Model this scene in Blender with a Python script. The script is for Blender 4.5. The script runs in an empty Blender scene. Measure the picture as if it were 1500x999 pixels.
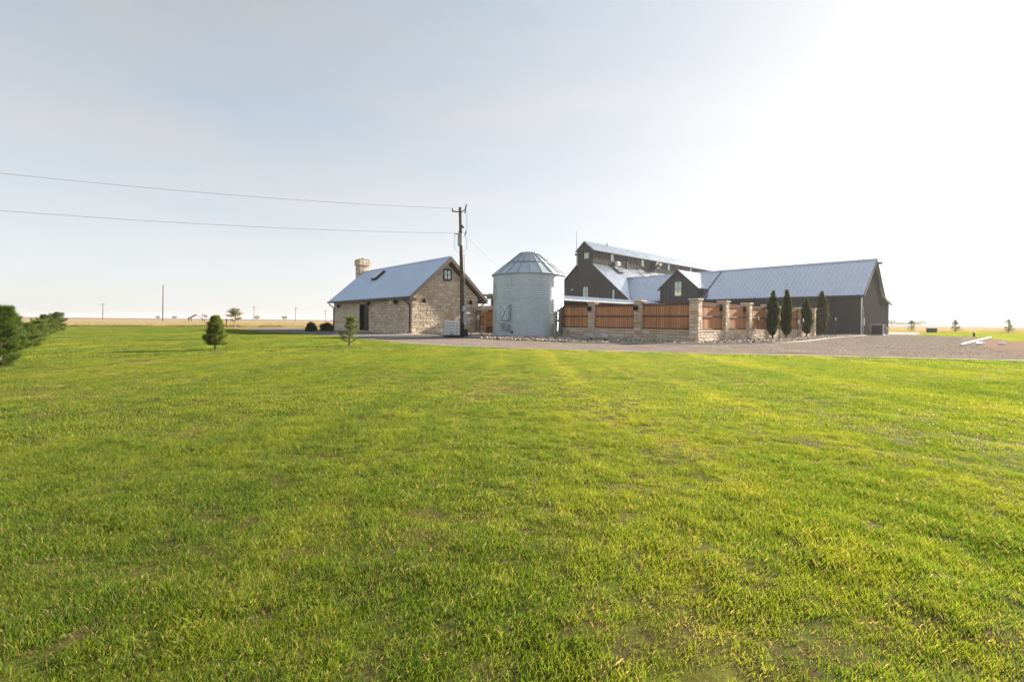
import bpy, math, random
import numpy as np
from mathutils import Vector, Matrix
random.seed(7); rng = np.random.default_rng(7)
S = bpy.context.scene
COL = S.collection
R = math.radians

# ------------------------------------------------------------------ camera, sky, sun, exposure
CAM_H = 1.1
cd = bpy.data.cameras.new('camera'); cam = bpy.data.objects.new('camera', cd); COL.objects.link(cam)
cd.sensor_width = 36; cd.lens = 16.0; cd.shift_y = -0.0191; cd.clip_end = 20000; cd.clip_start = 0.05
cam.matrix_world = Matrix.Translation((0, 0, CAM_H)) @ Matrix.Rotation(R(90), 4, 'X') @ Matrix.Rotation(R(0.55), 4, 'Z')
S.camera = cam
SUN_EL, SUN_AZ = 23.0, 56.0           # azimuth from +Y towards +X
w = bpy.data.worlds.new('World'); S.world = w; w.use_nodes = True
nt = w.node_tree; nt.nodes.clear()
out = nt.nodes.new('ShaderNodeOutputWorld'); bg = nt.nodes.new('ShaderNodeBackground')
sky = nt.nodes.new('ShaderNodeTexSky'); sky.sky_type = 'NISHITA'; sky.sun_disc = False
sky.sun_elevation = R(SUN_EL); sky.sun_rotation = R(SUN_AZ)
sky.air_density = 1.0; sky.dust_density = 2.2; sky.ozone_density = 1.0; sky.altitude = 900
# thin even veil of high cloud: streaky noise on the view direction, whitens the whole sky
tc = nt.nodes.new('ShaderNodeTexCoord'); mp = nt.nodes.new('ShaderNodeMapping')
mp.inputs['Scale'].default_value = (1.2, 2.6, 7.0); mp.inputs['Rotation'].default_value = (0, 0.12, 0.6)
nz = nt.nodes.new('ShaderNodeTexNoise'); nz.inputs['Scale'].default_value = 1.3; nz.inputs['Detail'].default_value = 6; nz.inputs['Roughness'].default_value = 0.55
mr = nt.nodes.new('ShaderNodeMapRange'); mr.inputs['From Min'].default_value = 0.3; mr.inputs['From Max'].default_value = 0.72
mr.inputs['To Min'].default_value = 0.28; mr.inputs['To Max'].default_value = 0.88
L = nt.links.new
# thin overcast evens the clear-sky gradient out: 5.4 x / (x + 2.1)
den = nt.nodes.new('ShaderNodeVectorMath'); den.operation = 'ADD'; den.inputs[1].default_value = (2.1, 2.1, 2.1)
soft = nt.nodes.new('ShaderNodeVectorMath'); soft.operation = 'DIVIDE'
gain = nt.nodes.new('ShaderNodeVectorMath'); gain.operation = 'SCALE'; gain.inputs['Scale'].default_value = 5.4
bw = nt.nodes.new('ShaderNodeRGBToBW'); veil = nt.nodes.new('ShaderNodeMix'); veil.data_type = 'RGBA'; veil.blend_type = 'MULTIPLY'
veil.inputs[0].default_value = 1.0; veil.inputs[7].default_value = (1.12, 1.12, 1.14, 1)
mix = nt.nodes.new('ShaderNodeMix'); mix.data_type = 'RGBA'
L(tc.outputs['Generated'], mp.inputs[0]); L(mp.outputs[0], nz.inputs[0]); L(nz.outputs[0], mr.inputs[0])
L(sky.outputs[0], den.inputs[0]); L(sky.outputs[0], soft.inputs[0]); L(den.outputs[0], soft.inputs[1]); L(soft.outputs[0], gain.inputs[0]); L(gain.outputs[0], bw.inputs[0]); L(bw.outputs[0], veil.inputs[6])
L(mr.outputs[0], mix.inputs[0]); L(gain.outputs[0], mix.inputs[6]); L(veil.outputs[2], mix.inputs[7])
L(mix.outputs[2], bg.inputs[0]); L(bg.outputs[0], out.inputs[0]); bg.inputs[1].default_value = 0.068
sl = bpy.data.lights.new('sun', 'SUN'); sl.energy = 5.0; sl.angle = R(2.0); sl.color = (1.0, 0.88, 0.70)
so = bpy.data.objects.new('sun', sl); COL.objects.link(so)
sd = Vector((math.cos(R(SUN_EL))*math.sin(R(SUN_AZ)), math.cos(R(SUN_EL))*math.cos(R(SUN_AZ)), math.sin(R(SUN_EL))))
so.rotation_euler = sd.to_track_quat('Z', 'Y').to_euler(); so.location = (60, 40, 60)
S.view_settings.view_transform = 'Standard'; S.view_settings.look = 'None'
S.view_settings.gamma = 1; S.view_settings.exposure = 1.75; S.view_settings.use_curve_mapping = False
S.cycles.max_bounces = 6; S.cycles.transparent_max_bounces = 6

# ------------------------------------------------------------------ helpers
A = R(42.0); cA, sA = math.cos(A), math.sin(A)
def W(u, v): return (cA*u - sA*v, sA*u + cA*v)          # compound axes to world

class MB:
    def __init__(s): s.v = []; s.f = []
    def add(s, vs, fs):
        b = len(s.v); s.v += [tuple(p) for p in vs]; s.f += [tuple(i+b for i in f) for f in fs]; return s
    def box(s, x0, y0, z0, x1, y1, z1):
        return s.add([(x0,y0,z0),(x1,y0,z0),(x1,y1,z0),(x0,y1,z0),(x0,y0,z1),(x1,y0,z1),(x1,y1,z1),(x0,y1,z1)],
                     [(0,3,2,1),(4,5,6,7),(0,1,5,4),(1,2,6,5),(2,3,7,6),(3,0,4,7)])
    def obox(s, c, ax, ay, az, sx, sy, sz):             # oriented box
        c, ax, ay, az = Vector(c), Vector(ax)*sx/2, Vector(ay)*sy/2, Vector(az)*sz/2
        p = [c+i*ax+j*ay+k*az for k in (-1,1) for i,j in ((-1,-1),(1,-1),(1,1),(-1,1))]
        return s.add(p, [(0,3,2,1),(4,5,6,7),(0,1,5,4),(1,2,6,5),(2,3,7,6),(3,0,4,7)])
    def bar(s, a, b, wd, ht, up=(0,0,1)):
        a, b = Vector(a), Vector(b); x = (b-a); l = x.length; x.normalize(); up = Vector(up)
        y = up.cross(x)
        if y.length < 1e-4: y = Vector((1,0,0)).cross(x)
        y.normalize(); z = x.cross(y)
        return s.obox((a+b)/2, x, y, z, l, wd, ht)
    def tube(s, pts, r, n=8, cap=True):
        pts = [Vector(p) for p in pts]; rs = r if isinstance(r, (list, tuple)) else [r]*len(pts)
        b = len(s.v); m = len(pts)
        for i, p in enumerate(pts):
            d = (pts[min(i+1,m-1)] - pts[max(i-1,0)]).normalized()
            q = Vector((0,0,1)) if abs(d.z) < .9 else Vector((1,0,0))
            x = d.cross(q).normalized(); y = d.cross(x)
            for k in range(n):
                t = 2*math.pi*k/n; s.v.append(tuple(p + (x*math.cos(t) + y*math.sin(t))*rs[i]))
        for i in range(m-1):
            for k in range(n):
                k2 = (k+1) % n
                s.f.append((b+i*n+k, b+i*n+k2, b+(i+1)*n+k2, b+(i+1)*n+k))
        if cap:
            s.f.append(tuple(b+k for k in range(n))[::-1]); s.f.append(tuple(b+(m-1)*n+k for k in range(n)))
        return s
    def lathe(s, prof, n=32, c=(0,0), cap=False):
        b = len(s.v); m = len(prof)
        for r, z in prof:
            for k in range(n):
                t = 2*math.pi*k/n; s.v.append((c[0]+r*math.cos(t), c[1]+r*math.sin(t), z))
        for i in range(m-1):
            for k in range(n):
                k2 = (k+1) % n; s.f.append((b+i*n+k, b+i*n+k2, b+(i+1)*n+k2, b+(i+1)*n+k))
        if cap: s.f.append(tuple(b+(m-1)*n+k for k in range(n)))
        return s
    def prism(s, poly, e):                              # planar 3d polygon pushed along vector e
        p = [Vector(q) for q in poly]; e = Vector(e); n = len(p)
        vs = p + [q+e for q in p]
        fs = [tuple(range(n))[::-1], tuple(range(n, 2*n))] + [(i, (i+1)%n, n+(i+1)%n, n+i) for i in range(n)]
        return s.add(vs, fs)
    def build(s, name, m, parent=None, smooth=False, kind=None):
        me = bpy.data.meshes.new(name); me.from_pydata(s.v, [], s.f); me.update()
        o = bpy.data.objects.new(name, me); COL.objects.link(o); me.materials.append(m)
        import bmesh
        b = bmesh.new(); b.from_mesh(me); bmesh.ops.recalc_face_normals(b, faces=b.faces); b.to_mesh(me); b.free()
        if smooth: me.polygons.foreach_set('use_smooth', [True]*len(me.polygons))
        if parent: o.parent = parent
        if kind: o['kind'] = kind
        return o

def tag(o, label, cat, group=None):
    o['label'] = label; o['category'] = cat
    if group: o['group'] = group
    return o
def thing(name, label, cat, loc=(0,0,0), rz=0.0, group=None):
    o = bpy.data.objects.new(name, None); COL.objects.link(o); o.empty_display_size = .3
    o.location = loc; o.rotation_euler = (0, 0, rz); return tag(o, label, cat, group)
def copy_tree(o, parent=None):
    c = o.copy(); COL.objects.link(c); c.parent = parent
    for ch in list(o.children): copy_tree(ch, c)
    return c
def struct(o): o['kind'] = 'structure'; return o
def mesh_np(name, v, f, m, parent=None, kind=None, smooth=False):
    v = np.asarray(v, dtype=np.float32); f = np.asarray(f, dtype=np.int32)
    me = bpy.data.meshes.new(name); k = f.shape[1]
    me.vertices.add(len(v)); me.vertices.foreach_set('co', v.ravel())
    me.loops.add(f.size); me.loops.foreach_set('vertex_index', f.ravel())
    me.polygons.add(len(f)); me.polygons.foreach_set('loop_start', np.arange(0, f.size, k, dtype=np.int32))
    me.update(); me.validate(); me.materials.append(m)
    if smooth: me.polygons.foreach_set('use_smooth', [True]*len(me.polygons))
    o = bpy.data.objects.new(name, me); COL.objects.link(o)
    if parent: o.parent = parent
    if kind: o['kind'] = kind
    return o

# ------------------------------------------------------------------ materials
class NT:
    def __init__(s, name):
        s.m = bpy.data.materials.new(name); s.m.use_nodes = True; s.t = s.m.node_tree
        s.b = s.t.nodes['Principled BSDF']
    def n(s, t, **kw):
        x = s.t.nodes.new(t)
        for k, v in kw.items():
            if k in x.inputs.keys(): x.inputs[k].default_value = v
            else: setattr(x, k, v)
        return x
    def l(s, a, b): s.t.links.new(a, b)
    def pos(s): return s.n('ShaderNodeNewGeometry').outputs['Position']
    def obj(s): return s.n('ShaderNodeTexCoord').outputs['Object']
    def noise(s, co, scale, detail=4, rough=.55, stretch=None, rot=0.0):
        if stretch or rot:
            mp = s.n('ShaderNodeMapping'); mp.inputs['Scale'].default_value = stretch or (1,1,1); mp.inputs['Rotation'].default_value = (0,0,rot)
            s.l(co, mp.inputs[0]); co = mp.outputs[0]
        x = s.n('ShaderNodeTexNoise', Scale=scale, Detail=detail, Roughness=rough); s.l(co, x.inputs['Vector']); return x.outputs['Fac']
    def ramp(s, fac, stops):
        x = s.n('ShaderNodeValToRGB'); e = x.color_ramp.elements
        while len(e) > 1: e.remove(e[-1])
        e[0].position = stops[0][0]; e[0].color = (*stops[0][1], 1)
        for p, c in stops[1:]:
            q = e.new(p); q.color = (*c, 1)
        s.l(fac, x.inputs[0]); return x.outputs[0]
    def mix(s, fac, a, b, mode='MIX'):
        x = s.n('ShaderNodeMix', data_type='RGBA', blend_type=mode)
        for sock, val in ((0, fac), (6, a), (7, b)):
            if hasattr(val, 'links'): s.l(val, x.inputs[sock])
            elif isinstance(val, tuple): x.inputs[sock].default_value = (*val, 1)
            else: x.inputs[sock].default_value = val
        return x.outputs[2]
    def math(s, op, a, b=0.0):
        x = s.n('ShaderNodeMath', operation=op)
        for i, val in enumerate((a, b)):
            if hasattr(val, 'links'): s.l(val, x.inputs[i])
            else: x.inputs[i].default_value = val
        return x.outputs[0]
    def col(s, c): s.l(c, s.b.inputs['Base Color'])
    def bump(s, h, strength=.3, dist=.02):
        x = s.n('ShaderNodeBump', Strength=strength, Distance=dist); s.l(h, x.inputs['Height']); s.l(x.outputs[0], s.b.inputs['Normal'])
    def rnd(s):
        a = s.n('ShaderNodeObjectInfo').outputs['Random']; b = s.n('ShaderNodeNewGeometry').outputs['Random Per Island']
        return s.math('FRACT', s.math('ADD', a, b))

def plain(name, c, rough=.6, metal=0.0, var=.25, scale=3.0, bump=0.0, spec=None):
    t = NT(name); n = t.noise(t.obj(), scale, 5)
    d = tuple(x*(1-var) for x in c); h = tuple(min(1, x*(1+var)) for x in c)
    t.col(t.ramp(n, [(.3, d), (.7, h)])); t.b.inputs['Roughness'].default_value = rough; t.b.inputs['Metallic'].default_value = metal
    if spec is not None: t.b.inputs['Specular IOR Level'].default_value = spec
    if bump: t.bump(t.noise(t.obj(), scale*8, 4), bump, .01)
    return t.m

M = {}
M['siding'] = plain('dark_siding', (.031,.030,.0295), .5, .0, .18, .6)
M['trim'] = plain('dark_trim', (.028,.025,.023), .45, .0, .2, 2)
M['brown_trim'] = plain('brown_trim', (.050,.038,.030), .5, 0, .2, 2)
M['soffit'] = plain('soffit', (.14,.10,.075), .6, 0, .15, 2)
M['black'] = plain('black_metal', (.012,.011,.010), .45, .3, .2, 4)
M['roof'] = plain('metal_roof', (.58,.67,.78), .36, .5, .07, .35)
M['roof_dark'] = plain('slate_blue_roof', (.47,.58,.74), .4, .45, .06, .4)
M['grey_paint'] = plain('grey_paint', (.30,.34,.37), .45, .2, .1, 3)
M['white'] = plain('white_plastic', (.75,.75,.73), .5, 0, .06, 3)
M['conc'] = plain('concrete', (.42,.38,.33), .85, 0, .18, 1.5, .3)
M['pole'] = plain('pole_wood', (.085,.058,.040), .8, 0, .35, 3, .4)
M['tan_wood'] = plain('tan_wood', (.42,.26,.12), .7, 0, .2, 3)
M['wire'] = plain('wire', (.20,.20,.22), .6, .3, .1, 1)
M['green_box'] = plain('green_box', (.03,.05,.03), .6, 0, .1, 2)
M['dead_wood'] = plain('branch_bark', (.13,.095,.07), .85, 0, .3, 10, .4)
M['pale_bark'] = plain('pale_bark', (.30,.26,.21), .85, 0, .25, 8, .3)

def roof_mat(name, c, rough, metal):
    t = NT(name); p = t.obj(); a = t.noise(p, .5, 4, .6); b = t.noise(p, 3.0, 5, .65, (1, 1, .15)); g = t.noise(p, .9, 2, .5)
    d = tuple(x*.93 for x in c); h = tuple(min(1, x*1.05) for x in c)
    t.col(t.mix(t.math('MULTIPLY', b, .12), t.ramp(t.math('ADD', t.math('MULTIPLY', a, .6), t.math('MULTIPLY', b, .4)), [(.35, d), (.65, h)]), (.30,.28,.26)))
    t.l(t.math('ADD', t.math('MULTIPLY', a, .10), rough-.05), t.b.inputs['Roughness']); t.b.inputs['Metallic'].default_value = metal; t.bump(g, .04, .05); return t.m
M['roof'] = roof_mat('metal_roof', (.62,.69,.79), .28, .95); M['roof_dark'] = roof_mat('slate_blue_roof', (.56,.68,.85), .4, .45)
t = NT('galvanised'); n1 = t.noise(t.obj(), 2.2, 6, .6); n2 = t.noise(t.obj(), .8, 3, .5, (1,1,.25))
t.col(t.mix(n2, t.ramp(n1, [(.3, (.42,.49,.53)), (.7, (.60,.67,.71))]), (.50,.60,.65)))
t.b.inputs['Metallic'].default_value = .85; t.l(t.math('ADD', t.math('MULTIPLY', n1, .25), .36), t.b.inputs['Roughness']); M['galv'] = t.m

def glass(name, c, rough=.04):
    t = NT(name); n = t.noise(t.obj(), 1.2, 2); t.col(t.ramp(n, [(.3, c), (.7, tuple(x*1.25 for x in c))]))
    t.b.inputs['Roughness'].default_value = rough; t.b.inputs['Specular IOR Level'].default_value = .9; t.b.inputs['Metallic'].default_value = .45
    return t.m
M['glass'] = glass('window_glass', (.30,.36,.35)); M['glass_dark'] = glass('dark_glass', (.05,.07,.075))

# limestone: every block its own tint
t = NT('limestone'); rn = t.rnd(); n1 = t.noise(t.pos(), 6, 6, .65); n2 = t.noise(t.pos(), 30, 4, .6)
base = t.ramp(rn, [(0, (.62,.52,.40)), (.16, (.76,.68,.56)), (.34, (.52,.39,.26)), (.5, (.82,.76,.66)), (.66, (.64,.55,.44)), (.8, (.66,.51,.35)), (.9, (.78,.72,.64)), (1, (.50,.42,.35))])
c = t.mix(t.math('MULTIPLY', n1, .4), base, (.48,.34,.20)); c = t.mix(.35, c, t.ramp(n2, [(.3, (.62,.58,.53)), (.7, (1,1,1))]), 'MULTIPLY')
t.col(c); t.b.inputs['Roughness'].default_value = .9; t.bump(n2, .6, .02); M['stone'] = t.m
M['mortar'] = plain('mortar', (.17,.135,.10), .95, 0, .15, 5, .3)
t = NT('cedar'); rn = t.rnd(); g = t.noise(t.pos(), 14, 5, .6, (1,1,.06))
base = t.ramp(rn, [(0, (.35,.145,.048)), (.3, (.46,.215,.08)), (.6, (.40,.17,.058)), (.8, (.51,.26,.105)), (1, (.29,.12,.048))])
t.col(t.mix(t.math('MULTIPLY', g, .6), base, (.22,.085,.038))); t.b.inputs['Roughness'].default_value = .65; M['cedar'] = t.m
M['cedar_dark'] = plain('cedar_rail', (.12,.05,.025), .65, 0, .25, 4)

# rocks: each its own tint
def rocks(name, cols):
    t = NT(name); rn = t.rnd(); n = t.noise(t.pos(), 25, 3)
    k = len(cols)-1; c = t.ramp(rn, [(i/k, x) for i, x in enumerate(cols)])
    t.col(t.mix(.4, c, t.ramp(n, [(.3, (.5,.5,.5)), (.7, (1,1,1))]), 'MULTIPLY')); t.b.inputs['Roughness'].default_value = .95; t.b.inputs['Specular IOR Level'].default_value = .08; return t.m
M['rock'] = rocks('river_rock', [(.42,.37,.31), (.20,.17,.15), (.52,.46,.39), (.30,.24,.20), (.14,.125,.12), (.45,.36,.28), (.6,.55,.48)])
M['chip'] = rocks('gravel_chip', [(.36,.305,.27), (.27,.23,.205), (.42,.36,.32), (.31,.265,.235), (.47,.41,.365)])

def ground_mat(name, stops, scale, fine=60, stretch=None, bump=.4, rot=0.0, speck=.5):
    t = NT(name); p = t.pos(); a = t.noise(p, scale, 5, .6, stretch, rot); b = t.noise(p, fine, 4, .7)
    t.col(t.mix(speck, t.ramp(a, stops), t.ramp(b, [(.3, (.35,.35,.35)), (.68, (1.0,1.0,1.0))]), 'MULTIPLY'))
    t.b.inputs['Roughness'].default_value = 1.0; t.b.inputs['Specular IOR Level'].default_value = 0.0; t.bump(b, bump, .03); return t.m
M['gravel'] = ground_mat('gravel', [(.3, (.19,.160,.142)), (.5, (.265,.226,.200)), (.72, (.34,.292,.258))], .5, 7, (1, 2.2, 1), .3, .3, .75)
M['asphalt'] = ground_mat('drive_surface', [(.3, (.15,.145,.15)), (.7, (.22,.21,.21))], .3, 30, None, .5)
M['dirt'] = ground_mat('dirt', [(.3, (.24,.17,.132)), (.7, (.33,.245,.195))], .4, 14, (1, 2, 1))
M['bed'] = ground_mat('rock_bed', [(.3, (.16,.14,.12)), (.7, (.28,.24,.2))], 1.0, 9)
M['slab'] = ground_mat('concrete_slab', [(.3, (.44,.41,.37)), (.7, (.54,.50,.45))], .3, 20, None, .2, 0, .2)
M['field'] = ground_mat('dry_field', [(.25, (.26,.205,.13)), (.5, (.33,.265,.17)), (.75, (.39,.315,.21))], .03, 3, (.35, 1, 1), .5, A)
M['far_field'] = ground_mat('ploughed_field', [(.3, (.20,.135,.09)), (.7, (.28,.19,.13))], .008, .4, (.3, 1, 1), .1)
M['weeds_soil'] = ground_mat('weedy_soil', [(.3, (.16,.15,.05)), (.5, (.26,.21,.09)), (.75, (.36,.28,.15))], .15, 4, (1, 2, 1))

def lawn_tones(t):
    """large-scale turf tones, shared by the soil sheet and the blades: a property of the sward"""
    p = t.pos()
    a = t.noise(p, .11, 4, .6, (1, 1.9, 1), R(-18)); b = t.noise(p, .55, 4, .6); e = t.noise(p, .045, 3, .5)
    f = t.noise(p, 2.6, 3, .6); k = t.noise(p, 1.0, 3, .6, (1.1, .07, 1), -A)      # k: tracks left by mowing, along the house axis
    m = t.math('ADD', t.math('ADD', t.math('MULTIPLY', a, .20), t.math('MULTIPLY', k, .32)), t.math('ADD', t.math('MULTIPLY', b, .18), t.math('ADD', t.math('MULTIPLY', e, .14), t.math('MULTIPLY', f, .16))))
    return t.ramp(m, [(.39, (.040,.092,.012)), (.45, (.088,.152,.016)), (.52, (.172,.218,.022)), (.59, (.295,.285,.042))])
t = NT('lawn_soil'); p = t.pos(); f = t.noise(p, 9, 5, .7); g = t.noise(p, 60, 3, .7)
c = t.mix(t.ramp(f, [(.36, (.5,.5,.5)), (.60, (1,1,1))]), lawn_tones(t), (.075,.062,.024)); 
t.col(t.mix(.55, c, t.ramp(g, [(.3, (.4,.4,.4)), (.7, (1,1,1))]), 'MULTIPLY')); t.b.inputs['Roughness'].default_value = 1; t.b.inputs['Specular IOR Level'].default_value = .05
t.bump(g, .15, .02); M['lawn'] = t.m

def leaf_mat(name, colour_fn, transl=.45, rough=.5):
    t = NT(name); c = colour_fn(t); t.col(c); t.b.inputs['Roughness'].default_value = rough; t.b.inputs['Specular IOR Level'].default_value = .25
    tr = t.n('ShaderNodeBsdfTranslucent'); t.l(t.mix(1.0, c, (1.6, 1.5, .8), 'MULTIPLY'), tr.inputs[0])
    ms = t.n('ShaderNodeMixShader'); ms.inputs[0].default_value = transl
    t.l(t.b.outputs[0], ms.inputs[1]); t.l(tr.outputs[0], ms.inputs[2])
    t.l(ms.outputs[0], t.t.nodes['Material Output'].inputs[0]); return t.m
def blade_col(t):
    at = t.n('ShaderNodeAttribute', attribute_name='tint').outputs['Fac']
    c = t.mix(t.math('MULTIPLY', at, .5), lawn_tones(t), (.22,.28,.04))
    ri = t.n('ShaderNodeObjectInfo').outputs['Random']; c = t.mix(t.math('MULTIPLY', t.math('GREATER_THAN', ri, .62), .6), c, (.035,.085,.010))
    dr = t.n('ShaderNodeAttribute', attribute_name='dry').outputs['Fac']
    return t.mix(dr, c, t.mix(at, (.26,.18,.11), (.50,.40,.22)))
M['blade'] = leaf_mat('grass_blade', blade_col, .58)
M['straw'] = leaf_mat('dry_grass', lambda t: t.ramp(t.noise(t.pos(), .08, 4, .6), [(.3, (.28,.22,.135)), (.5, (.37,.295,.185)), (.7, (.27,.24,.13))]), .35)
M['weed'] = leaf_mat('weed', lambda t: t.ramp(t.noise(t.pos(), .35, 4, .6), [(.3, (.075,.085,.025)), (.5, (.15,.14,.045)), (.7, (.28,.22,.10))]), .35)
def foli(name, a, b, c, sc=5): M[name] = leaf_mat(name, lambda t: t.ramp(t.math('ADD', t.math('MULTIPLY', t.noise(t.pos(), sc, 3), .7), t.math('MULTIPLY', t.n('ShaderNodeNewGeometry').outputs['Random Per Island'], .3)), [(.3, a), (.5, b), (.75, c)]), .35)
foli('pine', (.045,.080,.020), (.085,.130,.032), (.16,.20,.05))
foli('pine_light', (.07,.11,.025), (.13,.18,.038), (.21,.25,.06))
foli('cypress', (.026,.040,.016), (.050,.066,.024), (.10,.105,.04), 3)
foli('shrub', (.018,.030,.010), (.035,.055,.016), (.06,.085,.024), 4)
foli('grey_leaf', (.13,.13,.075), (.20,.19,.11), (.27,.25,.15), 3)
foli('far_leaf', (.05,.06,.03), (.07,.08,.04), (.09,.10,.05), .3)

# ------------------------------------------------------------------ terrain and sheets
def poly_sheet(name, pts, z, m):
    o = MB().add([(x, y, z) for x, y in pts], [tuple(range(len(pts)))]).build(name, m); struct(o)
    if o.data.polygons[0].normal.z < 0: o.data.flip_normals()
    return o
struct(MB().add([(-6000,-300,0),(6000,-300,0),(6000,6000,0),(-6000,6000,0)], [(0,1,2,3)]).build('ground', M['field']))
poly_sheet('far_field', [(-5900,230),(-250,300),(-40,420),(900,420),(5900,900),(5900,5900),(-5900,5900)], .01, M['far_field'])
EDGE = [(34,8.2),(22,11.9),(15.4,13.9),(11.1,15.0),(7.4,15.6),(3.7,16.5),(0,17.9),(-3.2,19.5),(-5.3,21.8),(-7.4,24.4),(-8.6,25.7),(-12.8,30.8),(-19.6,37.4),(-27.5,45.8)]
def smooth_path(pts, k=6):
    P = [np.array(p, float) for p in pts]; P = [2*P[0]-P[1]] + P + [2*P[-1]-P[-2]]; o = []
    for i in range(1, len(P)-2):
        for j in range(k):
            s = j/k; a, b, c, d = P[i-1:i+3]
            o.append(tuple(.5*(2*b + (c-a)*s + (2*a-5*b+4*c-d)*s*s + (3*b-a-3*c+d)*s**3)))
    return o + [tuple(P[-2])]
SEDGE = smooth_path(EDGE)
poly_sheet('weedy_verge', [W(-70,69),W(9,69),(-27.3,45.6),(-31,56),(-25.6,55.4),W(17.2,50),W(26,50),W(30,70),W(20,88),W(-70,76)], .012, M['weeds_soil'])
poly_sheet('gravel_yard', SEDGE[:61] + [(-4.7,31.6), W(18,31.9), W(26,31.9), W(40,60), W(120,60), W(120,12), (45,52), (44,43), (60,30)], .012, M['gravel'])
poly_sheet('driveway', SEDGE[60:] + [(-31,56.5),(-25.8,55.2),W(17.2,50),W(17.2,31.6),W(19,31.2),(-4.7,31.6)], .018, M['asphalt'])
poly_sheet('dirt_patch', [(24.4,23.8),(43.3,41.5),(60,30),(34,8.2),(24,11.6),(19,17)], .018, M['dirt'])
poly_sheet('far_lawn', [(45,49.5),(43.6,42),(36,32.5),(46,26),(140,60),(120,110),(61,68)], .024, M['lawn'])
poly_sheet('concrete_slab', [(45.3,51),(61,67.8),(52,77),(40,62)], .03, M['slab'])
poly_sheet('house_apron', [W(17.2,50),W(17.2,31.4),W(26.5,31.4),W(26.5,33.5),W(19,33.5),W(19,50)], .028, M['conc'])
poly_sheet('rock_bed', [W(18.0,27.0),W(17.2,21),W(18.2,16),W(19.6,13.9),W(23.9,10.7),W(29.6,9.0),W(59,10.4),W(59,12.3),W(24.9,12.3),W(24.9,31.3),W(20,31.3)], .022, M['bed'])
# concrete edging along the lawn
def ribbon(name, pts, wd, z0, z1, m):
    b = MB()
    P = [Vector((x, y, 0)) for x, y in pts]; Lf = []
    for i, p in enumerate(P):
        d = (P[min(i+1, len(P)-1)] - P[max(i-1, 0)]).normalized(); nn = Vector((-d.y, d.x, 0))*wd/2; Lf.append((p+nn, p-nn))
    vs = [(q.x, q.y, z) for a, c in Lf for q, z in ((a, z0), (a, z1), (c, z1), (c, z0))]
    fs = [(4*i+k, 4*i+k+1, 4*i+k+5, 4*i+k+4) for i in range(len(P)-1) for k in range(3)]
    return struct(b.add(vs, fs).build(name, m))
ribbon('lawn_edging', SEDGE[:61], .11, 0, .062, M['conc'])
ribbon('drive_edging', smooth_path([(-8.6,25.8),(-7.0,28.4),(-4.9,31.4)]), .3, 0, .05, M['conc'])
ribbon('rock_bed_edging', smooth_path([W(18.2,16),W(19.6,13.9),W(23.9,10.7),W(29.6,9.0),W(45,9.9),W(59,10.4)]), .10, 0, .07, M['conc'])

# lawn: fine relief near the camera; right border follows the edging, back border follows the field line
def vnoise(x, y, sc, seed):
    r = np.random.default_rng(seed); g = r.random((256, 256)); x = np.asarray(x)/sc + 500; y = np.asarray(y)/sc + 500
    xi = np.floor(x).astype(int); yi = np.floor(y).astype(int); fx = x-xi; fy = y-yi
    fx = fx*fx*(3-2*fx); fy = fy*fy*(3-2*fy); G = lambda a, b: g[a % 256, b % 256]
    return (G(xi,yi)*(1-fx)+G(xi+1,yi)*fx)*(1-fy) + (G(xi,yi+1)*(1-fx)+G(xi+1,yi+1)*fx)*fy
def lawn_h(x, y):
    return .04 + .018*(vnoise(x,y,.42,1)-.5) + .02*(vnoise(x,y,2.6,2)-.5) + .018*(vnoise(x,y,.16,3)-.5)
E2 = np.array(sorted([(y, x) for x, y in SEDGE]))
WL = [W(u, 70) for u in np.linspace(-75, 10, 30)]
WLy = np.array([p[1] for p in WL]); WLx = np.array([p[0] for p in WL])
YMAX = 58.5
def lawn_x(Y):
    xr = np.interp(Y, np.append(E2[:,0], YMAX), np.append(E2[:,1], -38.8)) - .07
    xr = np.where(Y < 8.2, 34, xr); xl = np.where(Y < WLy[0], WLx[0], np.interp(Y, WLy, WLx)); return xl, xr
ys = np.concatenate([np.linspace(-3, .8, 8), np.geomspace(.9, YMAX, 210)]); q = np.linspace(0, 1, 260)
xl, xr = lawn_x(ys)
cx = np.sinh(np.linspace(-1, 1, 260)*4.2); cx = cx/abs(cx).max()
X = np.zeros((len(ys), 260))
for i in range(len(ys)):
    ctr = min(max(0, xl[i]+.1), xr[i]-.05); X[i] = np.where(cx < 0, ctr + cx*(ctr-xl[i]), ctr + cx*(xr[i]-ctr))
Y = np.repeat(ys[:,None], 260, 1); Z = lawn_h(X, Y); Z[:, -1] = .03; Z[:, 0] = .02
Vv = np.stack([X, Y, Z], -1).reshape(-1, 3); ii = (np.arange(len(ys)-1)[:,None]*260 + np.arange(259)[None]).ravel()
struct(mesh_np('lawn', Vv, np.stack([ii, ii+1, ii+261, ii+260], 1), M['lawn'], smooth=True))

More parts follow.
